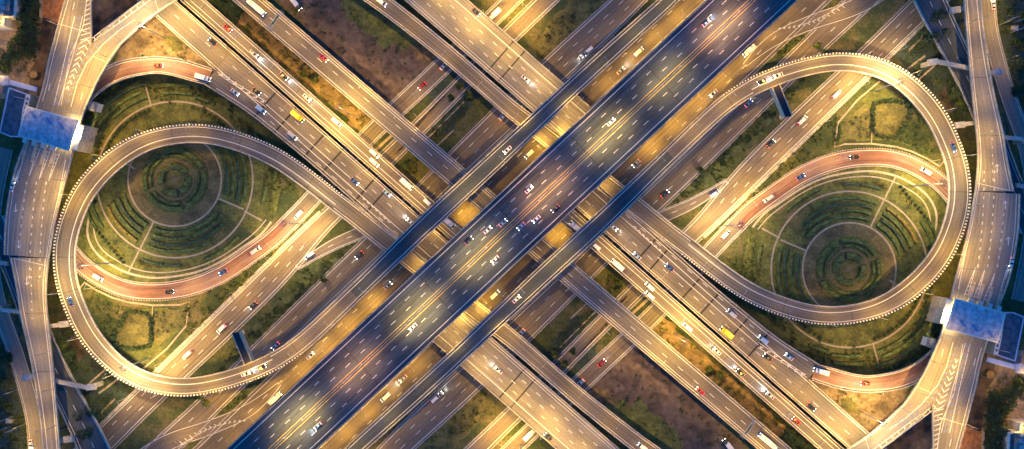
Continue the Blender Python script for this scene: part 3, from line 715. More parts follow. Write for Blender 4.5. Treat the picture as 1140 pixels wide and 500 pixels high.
for a0, a1, nm in ((24,111,'upper right'),(119,201,'upper left'),(209,286,'lower left'),(294,376,'lower right')):
    tw = {'upper right': 'lower left', 'upper left': 'lower right', 'lower left': 'upper right', 'lower right': 'upper left'}[nm]
    hedge(33, a0, a1, 6, 1.5, LEAF, 'outer hedge of the {left|right} garden bullseye, {%s|%s} quarter' % (nm, tw))
    hedge(26.5, a0+3, a1-3, 3, 1.3, LEAF, 'middle hedge of the {left|right} garden bullseye, {%s|%s} quarter' % (nm, tw))
    hedge(15, a0+5, a1-5, 8, 1.4, LEAF, 'inner hedge of the {left|right} garden bullseye, {%s|%s} quarter' % (nm, tw))
def where(a):
    a %= 360
    names = ['right', 'upper right', 'top', 'upper left', 'left', 'lower left', 'bottom', 'lower right']
    i = int(((a+22.5) % 360)//45); return '{%s|%s}' % (names[i], names[(i+4) % 8])
hr = [(59,196,239,LEAF),(59,248,322,LEAF),(59,-17,48,LEAFD),(66,198,238,LEAFD),(66,249,324,LEAF),(66,-18,44,LEAF),(73,200,239,LEAF),(73,249,318,LEAFD),(73,-19,40,LEAFD),(80,202,239,LEAFY),(80,248,300,LEAF),(80,-19,34,LEAF),
      (97,108,135,LEAF),(97,140,158,LEAFD),(104,110,150,LEAF),(112,105,148,LEAFD),(97,78,98,LEAF),(105,80,100,LEAF),(95,62,76,LEAF),
      (96,248,275,LEAFD),(96,196,214,LEAF),(103,190,212,LEAF),(96,290,318,LEAF),(102,-16,-4,LEAF),(104,12,30,LEAF)]
rn = {59: 'innermost', 66: 'second', 73: 'middle', 80: 'outer', 95: 'short', 96: 'short narrow', 97: 'third garden', 102: 'short outlying', 103: 'outlying', 104: 'outlying', 105: 'outlying', 112: 'outermost'}
for i, (r, a0, a1, m) in enumerate(hr):
    hedge(r, a0, a1, 4.4, 1.3, m, '%s curved hedge, %s side of the {left|right} round garden%s' % (rn[r], where((a0+a1)/2), {97108: ', longer piece', 97140: ', shorter piece'}.get(r*1000+a0, '')), n_dens=1.6)
for s_, i in ((((298,184),(292,228)), 0), (((308,190),(330,214)), 1), (((304,196),(300,232)), 2)):
    hedge(0, 0, 0, 3.2, 1.3, LEAFY if i == 0 else LEAF, '%s straight hedge between the {left|right} garden and loop ramp' % ['long yellowish', 'slanted green', 'shorter green'][i], straight=s_)
for i, (s_, w_) in enumerate(((((125,271),(138,287)), 6), (((154,292),(181,296)), 7))):
    hedge(0, 0, 0, w_, .8, LEAFY, '%s yellow flower bed between {left|right} garden and red road' % ['slanting', 'long'][i], name='flower_bed', straight=s_, group='yellow flower beds', n_dens=1.8)

# round shrubs (countable) around the park lawn
mb = MB(); pts = []
for _ in range(130):
    v = Vector((rng.gauss(0, 1), rng.gauss(0, 1), rng.gauss(0, 1))).normalized()*rng.uniform(.5, 1.05)
    pts.append((v.x, v.y, .9+v.z*.85))
leaf_cloud(mb, pts, .32, rng); mb.tube((0, 0, 0), (0, 0, .8), .08, .05, 6, 1); shrub_me = mb.build('round_shrub', [LEAFD, BARK])
first = [True]
def shrub(x, y, s_, label, group):
    if first[0]: o = shrub_me; first[0] = False
    else: o = shrub_me.copy(); C.objects.link(o)
    o.location = P(x, y, 0); o.scale = (s_, s_, s_); o.rotation_euler = (0, 0, rng.random()*6); return tag(o, label, 'shrub', group)
ring = [(130,370),(128,376),(131,383),(137,386),(143,387.5),(149,388),(155,387.5),(161,386.5),(167,385),(169,379),(169,373),(169,367),(169,361),(169,355),(164,349),(158,347.5),(152,346.5),(146,346),(141,350),(138,356),(134,362)]
for i, (x, y) in enumerate(ring):
    shrub(x, y, 1.25+.25*rng.random(), '%s shrub counting round the edge of the {lower left|upper right} park lawn' % ORD[i], 'round shrubs around the park lawns')
for i in range(10):
    x, y = 110+i*3.3, 252+i*4.0; shrub(x-2, y+4, .9, '%s shrub in the row of the {left|right} garden beside the walk' % ORD[i], 'shrubs in a row')

dots = []
for r_, a0, a1 in ((92,150,200),(100,128,165),(118,110,150),(82,110,165),(82,40,70)):
    n_ = int(math.radians(a1-a0)*r_/5.5)
    for i in range(n_):
        a = math.radians(a0+(a1-a0)*i/n_); dots.append((GX+r_*math.cos(a), GY-r_*math.sin(a), ORD[i], {92: 'left|right', 100: 'middle|middle', 118: 'outer|outer', 82: 'inner|inner'}[r_] if a0 != 40 else 'short|short'))
for i, (x, y, o_, rw) in enumerate(dots): shrub(x, y, .8+.3*rng.random(), o_+' shrub of the {'+rw+'} curved row in the {left|right} round garden', 'shrubs in the curved rows of the {left|right} garden'.replace('{left|right}', 'round'))
# trees
def tree_proto(seed, crown_r, height, m):
    r = random.Random(seed); root = empty('broadleaf_tree'); t = MB()
    t.tube((0, 0, 0), (0, 0, height*.55), .28, .16, 7)
    cl = []
    for k in range(9):
        a = r.uniform(0, 6.28); d = crown_r*r.uniform(.25, .8); zz = height*r.uniform(.6, .95)
        t.tube((0, 0, height*r.uniform(.35, .52)), (d*math.cos(a), d*math.sin(a), zz*.92), .1, .03, 5); cl.append((d*math.cos(a), d*math.sin(a), zz, crown_r*r.uniform(.32, .55)))
    cl.append((0, 0, height, crown_r*.45))
    t.build('trunk', BARK, root); b = MB(); pts = []
    for cx, cy, cz, cr in cl:
        for _ in range(110):
            v = Vector((r.gauss(0, 1), r.gauss(0, 1), r.gauss(0, 1))).normalized()*cr*r.uniform(.55, 1.08)
            pts.append((cx+v.x, cy+v.y, cz+v.z*.7))
    leaf_cloud(b, pts, .38, r); b.build('crown', m, root); return root
protos = [tree_proto(11, 3.2, 6.5, LEAFD), tree_proto(12, 2.5, 5.5, LEAF), tree_proto(13, 3.8, 8, LEAFD)]; used = [False]*3
def tree(x, y, s_, k, label, group):
    if not used[k]: o = protos[k]; used[k] = True
    else: o = copy_tree(protos[k])
    o.location = P(x, y, 0); o.scale = (s_, s_, s_); o.rotation_euler = (0, 0, rng.random()*6); tag(o, label, 'tree', group)
tl = [(22,2),(30,5),(38,3),(44,8),(22,12),(31,15),(41,16),(36,24),(44,27),(37,34),(45,38),(39,43),(30,41),(43,50),(34,51),(25,49),(21,57),(30,60),(39,60),(22,67),(14,66),(6,71),(2,76),(13,76)]
for i, (x, y) in enumerate(tl):
    tree(x, y, .95+.3*rng.random(), [0, 2, 0][i % 3], 'dark tree by the {upper left|lower right} car park, %s from its {top|bottom}' % ORD[i], 'dark trees beside the car parks')
t2 = [(242,4),(251,8),(260,3),(256,15),(264,20),(246,-3),(268,10)]
for i, (x, y) in enumerate(t2):
    tree(x, y, .9+.2*rng.random(), 0, 'tree between the parallel viaducts at the {top left|bottom right}, %s from the {left|right}' % ORD[sorted(t2).index((x, y))], 'trees between the viaducts')
t3 = [(4,400),(8,425),(3,445),(14,452),(20,486),(6,478),(76,384),(82,395),(72,378),(96,462),(104,480),(112,455),(14,396)]
for i, (x, y) in enumerate(sorted(t3, key=lambda p: p[1])):
    tree(x, y, .9+.25*rng.random(), [0, 1, 2][i % 3], 'tree by the {left|right} edge flyover, %s counting from its {upper|lower} end' % ORD[i], 'trees beside the edge flyover')
t4 = [(352,90),(340,84),(502,110),(512,96),(522,106),(458,158),(452,184),(226,440),(232,448),(362,310),(336,318),(310,345)]
for i, (x, y) in enumerate(sorted(t4)):
    tree(x, y, .75+.2*rng.random(), 1, 'small tree between roads {left|right} of the highway, %s from the {left|right}' % ORD[i], 'small trees between the roads')

# undergrowth: rough clumps nobody could count
def inside(p, poly):
    x, y = p; c = False; n = len(poly)
    for i in range(n):
        (x1, y1), (x2, y2) = poly[i], poly[(i+1) % n]
        if (y1 > y) != (y2 > y) and x < (x2-x1)*(y-y1)/(y2-y1)+x1: c = not c
    return c
def onroad(x, y, mg=1.5):
    for r in GROUNDROADS+PATHS:
        for q in ((x, y), rot((x, y))):
            i = r.near(*q); l, rr, zz = r.sec[i]; hw = math.hypot(l[0]-rr[0], l[1]-rr[1])/2
            if math.hypot(r.mid[i][0]-q[0], r.mid[i][1]-q[1]) < hw+mg: return True
    return False
zones = [([(244,408),(344,292),(400,268),(400,292),(300,382),(226,452),(205,470)], 2.2), ([(212,476),(262,436),(330,404),(300,436),(262,462)], 2.0), ([(236,-8),(268,-8),(432,138),(410,156),(296,56)], .9),
         ([(62,362),(88,366),(140,436),(170,450),(120,505),(96,505)], 1.2), ([(-10,370),(12,385),(28,430),(30,505),(-10,505)], 1.6), ([(482,84),(530,70),(530,120),(480,160)], 1.4), ([(440,166),(470,172),(462,196),(440,190)], 1.2),
         ([(95,322),(138,340),(128,372),(130,390),(150,404),(110,385)], 1.1), ([(172,345),(204,342),(200,360),(176,384)], .5), ([(200,345),(330,262),(330,268),(210,376)], 1.6), ([(290,170),(335,205),(300,240)], 1.0),([(96,95),(140,92),(130,140),(92,170)], 1.3),
         ([(430,500),(520,412),(560,440),(500,500)], 1.0), ([(20,0),(46,0),(44,80),(0,80),(20,50)], 1.0),([(330,20),(300,0),(430,0),(485,60),(440,115)], .35), ([(385,278),(410,262),(425,280),(400,290)],1.2), ([(300,70),(400,150),(410,156),(380,156),(310,90)],1.2),
         ([(182,18),(236,72),(200,64),(150,60)], .35), ([(150,88),(240,100),(280,140),(330,200),(300,170),(250,130),(170,110)], 1.5)]
mb = MB(); mby = []
for poly, dens in zones:
    xs = [p[0] for p in poly]; ys = [p[1] for p in poly]; area = (max(xs)-min(xs))*(max(ys)-min(ys))
    for _ in range(int(area*dens*.055)):
        x, y = rng.uniform(min(xs), max(xs)), rng.uniform(min(ys), max(ys))
        if not inside((x, y), poly) or noise.noise(Vector((x*.07, y*.07, 1))) < -.12 or onroad(x, y): continue
        R_ = rng.uniform(.4, 1.3); pts = []
        for _ in range(int(10+R_*14)):
            p = P(x, y, 0); v = Vector((rng.gauss(0, 1), rng.gauss(0, 1), abs(rng.gauss(0, .8))))*R_*.55; pts.append((p.x+v.x, p.y+v.y, .1+v.z))
        leaf_cloud(mb, pts, .3, rng, 0 if rng.random() < .6 else 1)
o = mb.build('undergrowth', [LEAF, LEAFD]); tag(o, 'rough low undergrowth on the verges of the {upper left|lower right} half', 'undergrowth', kind='stuff')

# ------------------------------------------------------------------ toll plaza and the buildings
def ppoly(pts, z): return [P(x, y, z).xy for x, y in pts]
ROOFB = mat('blue_steel_roof', (.42, .42, .46), rough=.45, var=.12, scale=.12, fine=.5)
ROOFD = mat('dark_blue_roof', (.07, .09, .12), rough=.4, var=.3, scale=.12, fine=.5)
WALLW = mat('white_wall', (.62, .6, .55), var=.12, scale=.4)
LIT = mat('lit_soffit', (1, .83, .5), emis=1.6, var=0)
GLASS = mat('dark_glass', (.02, .025, .03), rough=.15, var=0)
root = empty('toll_canopy', P(52, 142, 13)); inv = Matrix.Translation(-root.location)
def sub(mb, name, m, parent):
    o = mb.build(name, m, parent); o.data.transform(inv); return o
cz = 19.0
cn = [(30,119),(86,134),(75.5,167),(21,151)]
mb = MB(); mb.prism(ppoly(cn, cz)[::-1], cz-.5, cz); sub(mb, 'roof', ROOFB, root)
mb = MB()
for a, b in zip(cn, cn[1:]+cn[:1]):
    p, q = P(*a, cz), P(*b, cz); d = q-p; mb.box(((p.x+q.x)/2, (p.y+q.y)/2, cz-.1), (d.length, .7, 1.0), math.atan2(d.y, d.x))
sub(mb, 'fascia', WALLW, root)
mb = MB()
for k in range(1, 14):
    f = k/14; a = (30+56*f, 119+15*f); b = (21+54.5*f, 151+16*f); p, q = P(*a, cz), P(*b, cz); d = q-p
    mb.box(((p.x+q.x)/2, (p.y+q.y)/2, cz+.06), (d.length-1, .12, .12), math.atan2(d.y, d.x))
sub(mb, 'roof_seam', ROOFB, root)
for x, y in ((32.5, 123), (50, 130), (64, 135.5)):
    mb = MB(); mb.prism(ppoly([(x, y), (x+4, y+1.2), (x+9, y+9), (x+4.5, y+8)], cz)[::-1], cz+.02, cz+.16); sub(mb, 'skylight', mat('skylight_blue', (.10, .22, .42), rough=.3, var=.1), root)  # slightly raised roof panels in a darker blue
for f in (.14, .36, .58, .80):
    for g in (.12, .88):
        a = (30+56*f-9*g, 119+15*f+32*g); p = P(*a, 13); mb = MB(); mb.tube((p.x, p.y, 13.02), (p.x, p.y, cz-.6), .3, .3, 10); sub(mb, 'column', STEEL, root)
tag(root, 'blue steel canopy roof over the toll booths at the {left|right} edge', 'toll canopy', 'toll plaza canopies')
booth = []
for i, f in enumerate((.20, .38, .56, .74)):
    a = (30+56*f-10, 119+15*f+34); p = P(*a, 13); b = empty('toll_booth', p, -.28)
    mb = MB(); mb.box((0, 0, 1.3), (1.8, 2.8, 2.2)); mb.build('cabin', WALLW, b)
    mb = MB(); mb.box((0, 0, 1.75), (1.84, 2.5, .8)); mb.build('window', GLASS, b)
    mb = MB(); mb.box((0, 0, 2.5), (2.3, 3.4, .18)); mb.build('roof', WALLW, b)
    mb = MB(); mb.box((0, -5, .11), (1.5, 9.5, .2)); mb.box((0, 5.5, .11), (1.5, 8, .2)); mb.box((0, -9.2, .55), (1.1, 1.2, .9), taper=.6); mb.build('island', SHRUBW, b)
    tag(b, '%s toll booth from the {left|right} under the blue canopy edge' % ORD[i]+' at the {left|right} plaza', 'toll booth', 'toll booths')
# bright side hall
root = empty('service_building', P(87, 155, 0)); inv = Matrix.Translation(-root.location)
q = [(88.5,138),(94.5,139.5),(86,168.5),(79,167)]
mb = MB(); mb.prism(ppoly(q, 15)[::-1], 0, 15.2); sub(mb, 'wall', CONC, root)
mb = MB(); mb.prism(ppoly([(89.2,139),(93.6,140.2),(85.3,167.4),(80,166.2)], 15.6)[::-1], 15.2, 15.6); sub(mb, 'roof', mat('white_roof', (.8, .76, .62), var=.08), root)
tag(root, 'narrow brightly lit white roof beside the blue canopy at the {left|right} toll plaza', 'building', 'toll plaza side buildings')
root = empty('service_building', P(103, 122, 0)); inv = Matrix.Translation(-root.location)
mb = MB(); mb.prism(ppoly([(100,112),(109,115),(106,124),(98,122)], 7)[::-1], 0, 7); sub(mb, 'wall', WALLW, root)
mb = MB(); mb.prism(ppoly([(99.5,111.5),(109.5,114.5),(106.5,124.5),(97.5,122.5)], 7.3)[::-1], 7, 7.3); sub(mb, 'roof', CONC, root)
tag(root, 'small cream flat roofed hut where the {left|right} red ramp meets the toll road', 'building', 'small huts')
# blue roofed hall
root = empty('hall', P(14, 126, 0)); inv = Matrix.Translation(-root.location)
hp = [(10,98),(33,106),(24,148),(20,152),(12,152),(0,147)]
mb = MB(); mb.prism(ppoly(hp, 9)[::-1], 0, 9); sub(mb, 'wall', CONC_D, root)
mb = MB(); mb.prism(ppoly([(11,99.5),(31.5,106.8),(23,147),(19,150.5),(12,150.3),(1.6,146)], 9.3)[::-1], 9, 9.3); sub(mb, 'roof', ROOFD, root)
mb = MB()
for a, b in zip(hp, hp[1:]+hp[:1]):
    p, q2 = P(*a, 9.5), P(*b, 9.5); d = q2-p; mb.box(((p.x+q2.x)/2, (p.y+q2.y)/2, 9.35), (d.length, .5, .7), math.atan2(d.y, d.x))
sub(mb, 'eaves', mat('blue_white_trim', (.45, .55, .68), var=.2), root)
tag(root, 'dark blue roofed hall beside the {left|right} toll canopy', 'building', 'blue roofed halls')
root = empty('stair_tower', P(28, 120, 0)); inv = Matrix.Translation(-root.location)
mb = MB(); mb.prism(ppoly([(29,104),(34,106),(30,124),(27,142),(22.5,141),(25,122)], 12)[::-1], 0, 12); sub(mb, 'wall', WALLW, root)
mb = MB()
for k in range(6):
    x = 30.5-k*1.05; y = 110+k*5; mb.prism(ppoly([(x-.9, y-1.5), (x+1.1, y-1), (x+.6, y+1.7), (x-1.4, y+1.2)], 12.3)[::-1], 12, 12.3)
sub(mb, 'roof_hatch', DSTEEL, root)
tag(root, 'narrow white stair tower between the blue hall and the {left|right} toll canopy', 'building', 'white stair towers')
root = empty('covered_walkway', P(20, 94, 0)); inv = Matrix.Translation(-root.location)
mb = MB(); mb.prism(ppoly([(10,88.5),(42,97.5),(40.5,102.5),(9,94)], 10)[::-1], 9.6, 10); sub(mb, 'roof', mat('pale_blue_roof', (.48, .52, .62), var=.15, scale=.3), root)
mb = MB(); mb.prism(ppoly([(0,84),(8,84.5),(10,94),(4,95.5),(-8,92),(-8,84)], 11)[::-1], 9.2, 10.6); sub(mb, 'landing', ROOFB, root)
for k in range(5):
    f = k/4; p = P(11+29*f, 92+8*f, 0); mb = MB(); mb.tube((p.x, p.y, 0), (p.x, p.y, 9.6), .25, .25, 8); sub(mb, 'column', CONC, root)
tag(root, 'pale roofed footbridge walkway above the blue hall in the {upper left|lower right} corner', 'walkway', 'covered walkways')
# corner building
root = empty('office_building', P(6, 8, 0)); inv = Matrix.Translation(-root.location)
mb = MB(); mb.prism(ppoly([(-40,-40),(20,-40),(16,18),(4,19),(3.5,28),(-40,28)], 12)[::-1], 0, 12); sub(mb, 'wall', WALLW, root)
mb = MB(); mb.prism(ppoly([(-39,-39),(18.5,-39),(15,17),(3,18),(2.5,27),(-39,27)], 12.2)[::-1], 12, 12.1); sub(mb, 'roof', mat('pink_grey_roof', (.36, .28, .25), var=.2, scale=.2, fine=1), root)
mb = MB()
for a, b in (((18.5,-39),(15.8,18)), ((15.8,18),(3.8,18.8)), ((3.8,18.8),(3.2,27.6)), ((3.2,27.6),(-39,27.6))):
    p, q2 = P(*a, 12.8), P(*b, 12.8); d = q2-p; mb.box(((p.x+q2.x)/2, (p.y+q2.y)/2, 12.5), (d.length, .55, 1.1), math.atan2(d.y, d.x))
sub(mb, 'parapet', WALLW, root)
for x, y, a_, b_ in ((2,2,3,2.2),(4,9,2,2),(2,15.5,2.4,1.6),(13.5,3,1.3,6),(13,12,1.3,5),(8,17,4,1),(1,24,2.2,1.4)):
    p = P(x, y, 13); mb = MB(); mb.box((p.x, p.y, 12.85), (a_*S*2, b_*S*2, 1.4)); mb.tube((p.x, p.y, 13.56), (p.x, p.y, 13.75), .35, .35, 10); sub(mb, 'roof_unit', DSTEEL if x > 6 else STEEL, root)
tag(root, 'white parapet office block with roof units in the {upper left|lower right} corner', 'building', 'corner office blocks')
root = empty('lean_to', P(12, 21, 0)); inv = Matrix.Translation(-root.location)
mb = MB(); mb.prism(ppoly([(5,19),(20,19.5),(21,23),(6,24)], 4)[::-1], 0, 4); sub(mb, 'wall', WALLW, root)
mb = MB(); mb.prism(ppoly([(4.6,18.8),(20.4,19.2),(21.4,23.4),(5.6,24.4)], 4.3)[::-1], 4, 4.3); sub(mb, 'roof', ROOFD, root)
tag(root, 'small blue roofed lean-to below the {upper left|lower right} corner office block', 'building', 'small blue roofs')
# boundary wall
def wall(pts, hh, wd, m, label, cat='wall', name='boundary_wall', group=None):
    mb = MB()
    for a, b in zip(pts, pts[1:]):
        p, q2 = P(*a, 0), P(*b, 0); d = q2-p; mb.box(((p.x+q2.x)/2, (p.y+q2.y)/2, hh/2), (d.length+wd, wd, hh), math.atan2(d.y, d.x))
    return tag(mb.build(name, m), label, cat, group)
wall([(47,-10),(46.5,20)], 2, .5, SHRUBW, 'pale wall between dark trees and orange dirt at the {top left|bottom right}')
wall([(20,17),(21,20.5),(36,21)], 1.6, .4, SHRUBW, 'low wall under the trees near the {upper left|lower right} office block')
# pylon-like frames at the lower left
root = empty('substation_frame', P(12, 468, 0)); 
for k, (x, y) in enumerate(((8,466),(16,463),(12,474),(18,477))):
    p = P(x, y, 0)-root.location; mb = MB(); mb.tube((p.x, p.y, 0), (p.x, p.y, 7), .15, .1, 6); mb.box((p.x, p.y, 6.8), (3.6, .2, .2), .3); mb.box((p.x, p.y, 5.6), (2.6, .18, .18), .3); mb.build('frame', STEEL, root)
mb = MB(); mb.box((0, 0, 1), (3, 2.2, 2)); mb.box((0,0,2.15),(1.6,1.2,.3)); mb.build('transformer', CONC, root)
tag(root, 'pale steel frames of an electric compound by the {left|right} frontage road', 'electrical frame', 'electric compounds')
# water tank
mb = MB(); p = P(41, 84, 0); mb.tube((0, 0, 0), (0, 0, 3), 1.9, 1.9, 20); mb.tube((0, 0, 3), (0, 0, 3.5), 1.9, .3, 20); o = mb.build('water_tank', GSAND); o.location = p
tag(o, 'round tan water tank beside the {left|right} toll road', 'tank', 'water tanks')
# billboard by the loop
root = empty('billboard', P(268, 388, 0), 0); inv = Matrix.Translation(-root.location)
zb = 17
mb = MB(); mb.prism(ppoly([(258.5,371),(266,370),(280,402),(272.5,406)], zb)[::-1], zb-4.5, zb); sub(mb, 'casing', mat('casing_blue_black', (.014, .014, .018), rough=.5, var=.15), root)
mb = MB()
for a, b in (((258.3,370.8),(272.3,406.2)), ((266.2,369.8),(280.2,402.2))):
    p, q2 = P(*a, zb), P(*b, zb); d = q2-p; mb.box(((p.x+q2.x)/2, (p.y+q2.y)/2, zb-2.1), (d.length, .35, 4.8), math.atan2(d.y, d.x))
sub(mb, 'face_panel', mat('panel_cream', (.5, .42, .3), var=.1), root)
p = P(267, 385, 8); mb = MB(); mb.tube((p.x, p.y, 0), (p.x, p.y, zb-4.5), .7, .6, 12); sub(mb, 'column', STEEL, root)
p = P(270, 370, 0); mb = MB(); mb.box((p.x, p.y, .4), (2.6, 2, .8), .4); sub(mb, 'footing', CONC, root)
tag(root, 'long dark two sided billboard beside the {lower left|upper right} bend of the loop ramp', 'billboard', 'two sided billboards')
# gantry over C
root = empty('sign_gantry', P(303, 22, 7.5)); inv = Matrix.Translation(-root.location)
a, b = P(300, 31, 13.2), P(313, 12, 13.2); d = b-a; ang = math.atan2(d.y, d.x); c = (a+b)/2
for p in (a, b):
    mb = MB(); mb.tube((p.x, p.y, 7.55), (p.x, p.y, 13.4), .22, .2, 8); sub(mb, 'post', STEEL, root)
mb = MB(); 
for o_ in (-.7, .7):
    n_ = Vector((-d.y, d.x, 0)).normalized()*o_; mb.tube(a+n_, b+n_, .12, .12, 6)
for k in range(11):
    q1 = a+d*(k/11); q2 = a+d*((k+1)/11); n_ = Vector((-d.y, d.x, 0)).normalized()*.7; mb.tube(q1+n_*(1 if k % 2 else -1), q2-n_*(1 if k % 2 else -1), .07, .07, 5)
sub(mb, 'truss', STEEL, root); mb = MB(); mb.box((c.x, c.y, 12.4), (d.length*.55, .2, 2.2), ang); sub(mb, 'sign_panel', mat('sign_green', (.02, .12, .06), var=.05), root)
tag(root, 'lattice sign gantry spanning the straight viaduct near the {top left|bottom right}', 'gantry', 'sign gantries')
# parked lorry / container on dirt
CARLIST = []
# ------------------------------------------------------------------ vehicles
def loft(mb, secs, mi=0):
    """secs: list of (x, [(y,z)...]) closed loops"""
    n = len(secs[0][1]); b = len(mb.v); v = []
    for x, l in secs: v += [(x, y, z) for y, z in l]
    fs = []
    for i in range(len(secs)-1):
        for j in range(n): fs.append((i*n+j, i*n+(j+1) % n, (i+1)*n+(j+1) % n, (i+1)*n+j))
    fs += [tuple(range(n))[::-1], tuple((len(secs)-1)*n+j for j in range(n))]
    mb.add(v, fs, mi)
def rrect(hw, z0, z1, c=.15): return [(-hw+c, z0), (hw-c, z0), (hw, z0+c), (hw, z1-c), (hw-c, z1), (-hw+c, z1), (-hw, z1-c), (-hw, z0+c)]
PAINT = {'white': (.75, .75, .73), 'silver': (.45, .46, .48), 'black': (.02, .02, .025), 'dark grey': (.07, .075, .08), 'red': (.50, .02, .02), 'blue': (.03, .10, .30), 'yellow': (.75, .42, .02), 'pale blue': (.35, .5, .65)}
def paint(c): return mat('paint_'+c.replace(' ', '_'), PAINT[c], rough=.3, var=0)
RUB = mat('rubber', (.02, .02, .02), var=0); HEADL = mat('headlamp', (1, .95, .85), emis=40, var=0); TAILL = mat('tail_lamp', (1, .05, .02), emis=20, var=0)
def wheels(root, xs, y, r, wd=.24):
    for x in xs:
        for s_ in (-1, 1):
            t = MB(); t.tube((x, s_*y-wd/2, r), (x, s_*y+wd/2, r), r, r, 14); wo = t.build('wheel', RUB, root)
            t = MB(); t.tube((x, s_*y-wd/2-.01, r), (x, s_*y+wd/2+.01, r), r*.55, r*.55, 10); t.build('rim', STEEL, wo)
def lights(root, xf, xb, y, z, big=1.0):
    for s_ in (-1, 1):
        t = MB(); t.box((xf, s_*y, z), (.16, .34*big, .2)); t.build('headlight', HEADL, root)
        t = MB(); t.box((xb, s_*y, z+.1), (.12, .32*big, .2)); t.build('tail_light', TAILL, root)
def make_vehicle(kind, col):
    nm = {'car': 'sedan_car', 'van': 'delivery_van', 'truck': 'box_truck', 'bus': 'passenger_bus'}[kind]; root = empty(nm); m = paint(col)
    if kind == 'car':
        t = MB(); loft(t, [(-2.25, rrect(.72, .35, .82)), (-2.1, rrect(.84, .25, .92)), (-1.2, rrect(.9, .22, .95)), (1.0, rrect(.9, .22, .92)), (1.9, rrect(.86, .24, .80)), (2.2, rrect(.72, .32, .68))]); t.build('body', m, root)
        t = MB(); loft(t, [(-1.75, rrect(.70, .88, .95, .03)), (-1.05, rrect(.66, .88, 1.36, .12)), (.25, rrect(.66, .88, 1.38, .12)), (1.1, rrect(.72, .86, .93, .03))]); t.build('window', GLASS, root)
        t = MB(); loft(t, [(-1.0, rrect(.58, 1.3, 1.40, .04)), (.2, rrect(.58, 1.3, 1.42, .04))]); t.build('roof', m, root)
        wheels(root, (-1.35, 1.35), .78, .32); lights(root, 2.12, -2.2, .62, .58)
        for s_ in (-1, 1): t = MB(); t.box((.75, s_*.98, .95), (.15, .2, .14)); t.build('mirror', m, root)
    elif kind == 'van':
        t = MB(); loft(t, [(-2.6, rrect(.86, .3, 1.9, .2)), (-2.45, rrect(.95, .3, 2.05, .22)), (1.2, rrect(.95, .3, 2.08, .22)), (1.9, rrect(.92, .3, 1.35, .2)), (2.5, rrect(.86, .32, 1.0, .2)), (2.65, rrect(.8, .4, .85, .12))]); t.build('body', m, root)
        t = MB(); t.add([(1.27, -.78, 2.0), (1.27, .78, 2.0), (1.92, .80, 1.40), (1.92, -.80, 1.40)], [(0, 3, 2, 1)]); t.v = [(x+.05, y, z+.05) for x, y, z in t.v]; t.build('windscreen', GLASS, root)
        for s_ in (-1, 1): t = MB(); t.box((-.6, s_*.955, 1.5), (3.2, .02, .5)); t.build('side_window', GLASS, root)
        wheels(root, (-1.6, 1.6), .84, .36); lights(root, 2.58, -2.6, .66, .72)
    elif kind == 'truck':
        t = MB(); loft(t, [(1.6, rrect(1.1, .5, 2.3, .15)), (2.9, rrect(1.1, .5, 2.3, .15)), (3.4, rrect(1.05, .5, 1.4, .15))]); t.build('cab', m, root)
        t = MB(); t.add([(2.93, -.95, 2.25), (2.93, .95, 2.25), (3.42, .92, 1.45), (3.42, -.92, 1.45)], [(0, 3, 2, 1)]); t.v = [(x+.05, y, z+.05) for x, y, z in t.v]; t.build('windscreen', GLASS, root)
        t = MB(); loft(t, [(-3.6, rrect(1.2, .9, 3.1, .06)), (1.45, rrect(1.2, .9, 3.1, .06))]); t.build('cargo_box', m if col in ('yellow',) else paint('white'), root)
        t = MB(); t.box((-.6, 0, .7), (6, .9, .3)); t.build('chassis', DSTEEL, root)
        wheels(root, (-2.4, 2.3), .98, .48, .3); lights(root, 3.36, -3.62, .8, .8)
    else:
        t = MB(); loft(t, [(-5.2, rrect(1.15, .4, 2.9, .2)), (-5.0, rrect(1.25, .35, 3.1, .25)), (4.9, rrect(1.25, .35, 3.1, .25)), (5.2, rrect(1.15, .4, 2.8, .2))]); t.build('body', m, root)
        for s_ in (-1, 1): t = MB(); t.box((0, s_*1.255, 2.1), (9, .02, .8)); t.build('side_window', GLASS, root)
        t = MB(); t.box((-2.5, 0, 3.2), (2.2, 1.5, .25)); t.box((2, 0, 3.2), (1.6, 1.3, .22)); t.build('roof_unit', STEEL, root)
        wheels(root, (-3.3, 3.2), 1.1, .5, .3); lights(root, 5.12, -5.15, .85, .8)
    return root
VP = {}
KN = {'car': 'car', 'van': 'van', 'truck': 'truck', 'bus': 'bus'}
BYROAD = {}
def place(kind, col, x, y, road, rev=False, glow=0):
    BYROAD.setdefault(road.name, (road, []))[1].append((kind, col, x, y, rev, glow))
def flush_vehicles():
    for nm, (road, lst) in BYROAD.items():
        lst.sort(key=lambda c: road.near(c[2], c[3])); first_is_top = road.mid[0][1] < road.mid[-1][1]
        if not first_is_top: lst = lst[::-1]
        cnt = {}; tot = {}
        for c in lst: tot[(c[0], c[1])] = tot.get((c[0], c[1]), 0)+1
        for kind, col, x, y, rev, glow in lst:
            i = road.near(x, y); z = road.sec[i][2]; a = road.mid[max(0, i-1)]; b = road.mid[min(len(road.mid)-1, i+1)]
            pa, pb = P(*a, z), P(*b, z); d = pb-pa; ang = math.atan2(d.y, d.x)+(PI if rev else 0)
            key = (kind, col)
            if key not in VP: o = VP[key] = make_vehicle(kind, col)
            else: o = copy_tree(VP[key])
            p = P(x, y, z); o.location = (p.x, p.y, z+.01); o.rotation_euler = (0, 0, ang); 
            cnt[key] = cnt.get(key, 0)+1
            lab = '%s %s on the %s' % (col, KN[kind], road.long)
            if tot[key] > 1 or road.name in ('M', 'C'): lab += ', %s from {upper|lower} end' % ORD[cnt[key]-1]
            tag(o, lab, KN[kind], 'vehicles on the roads')
            GLOWS.append((o, glow or (.22 if road.name[0] != 'M' else 0)))
GLOWS = []
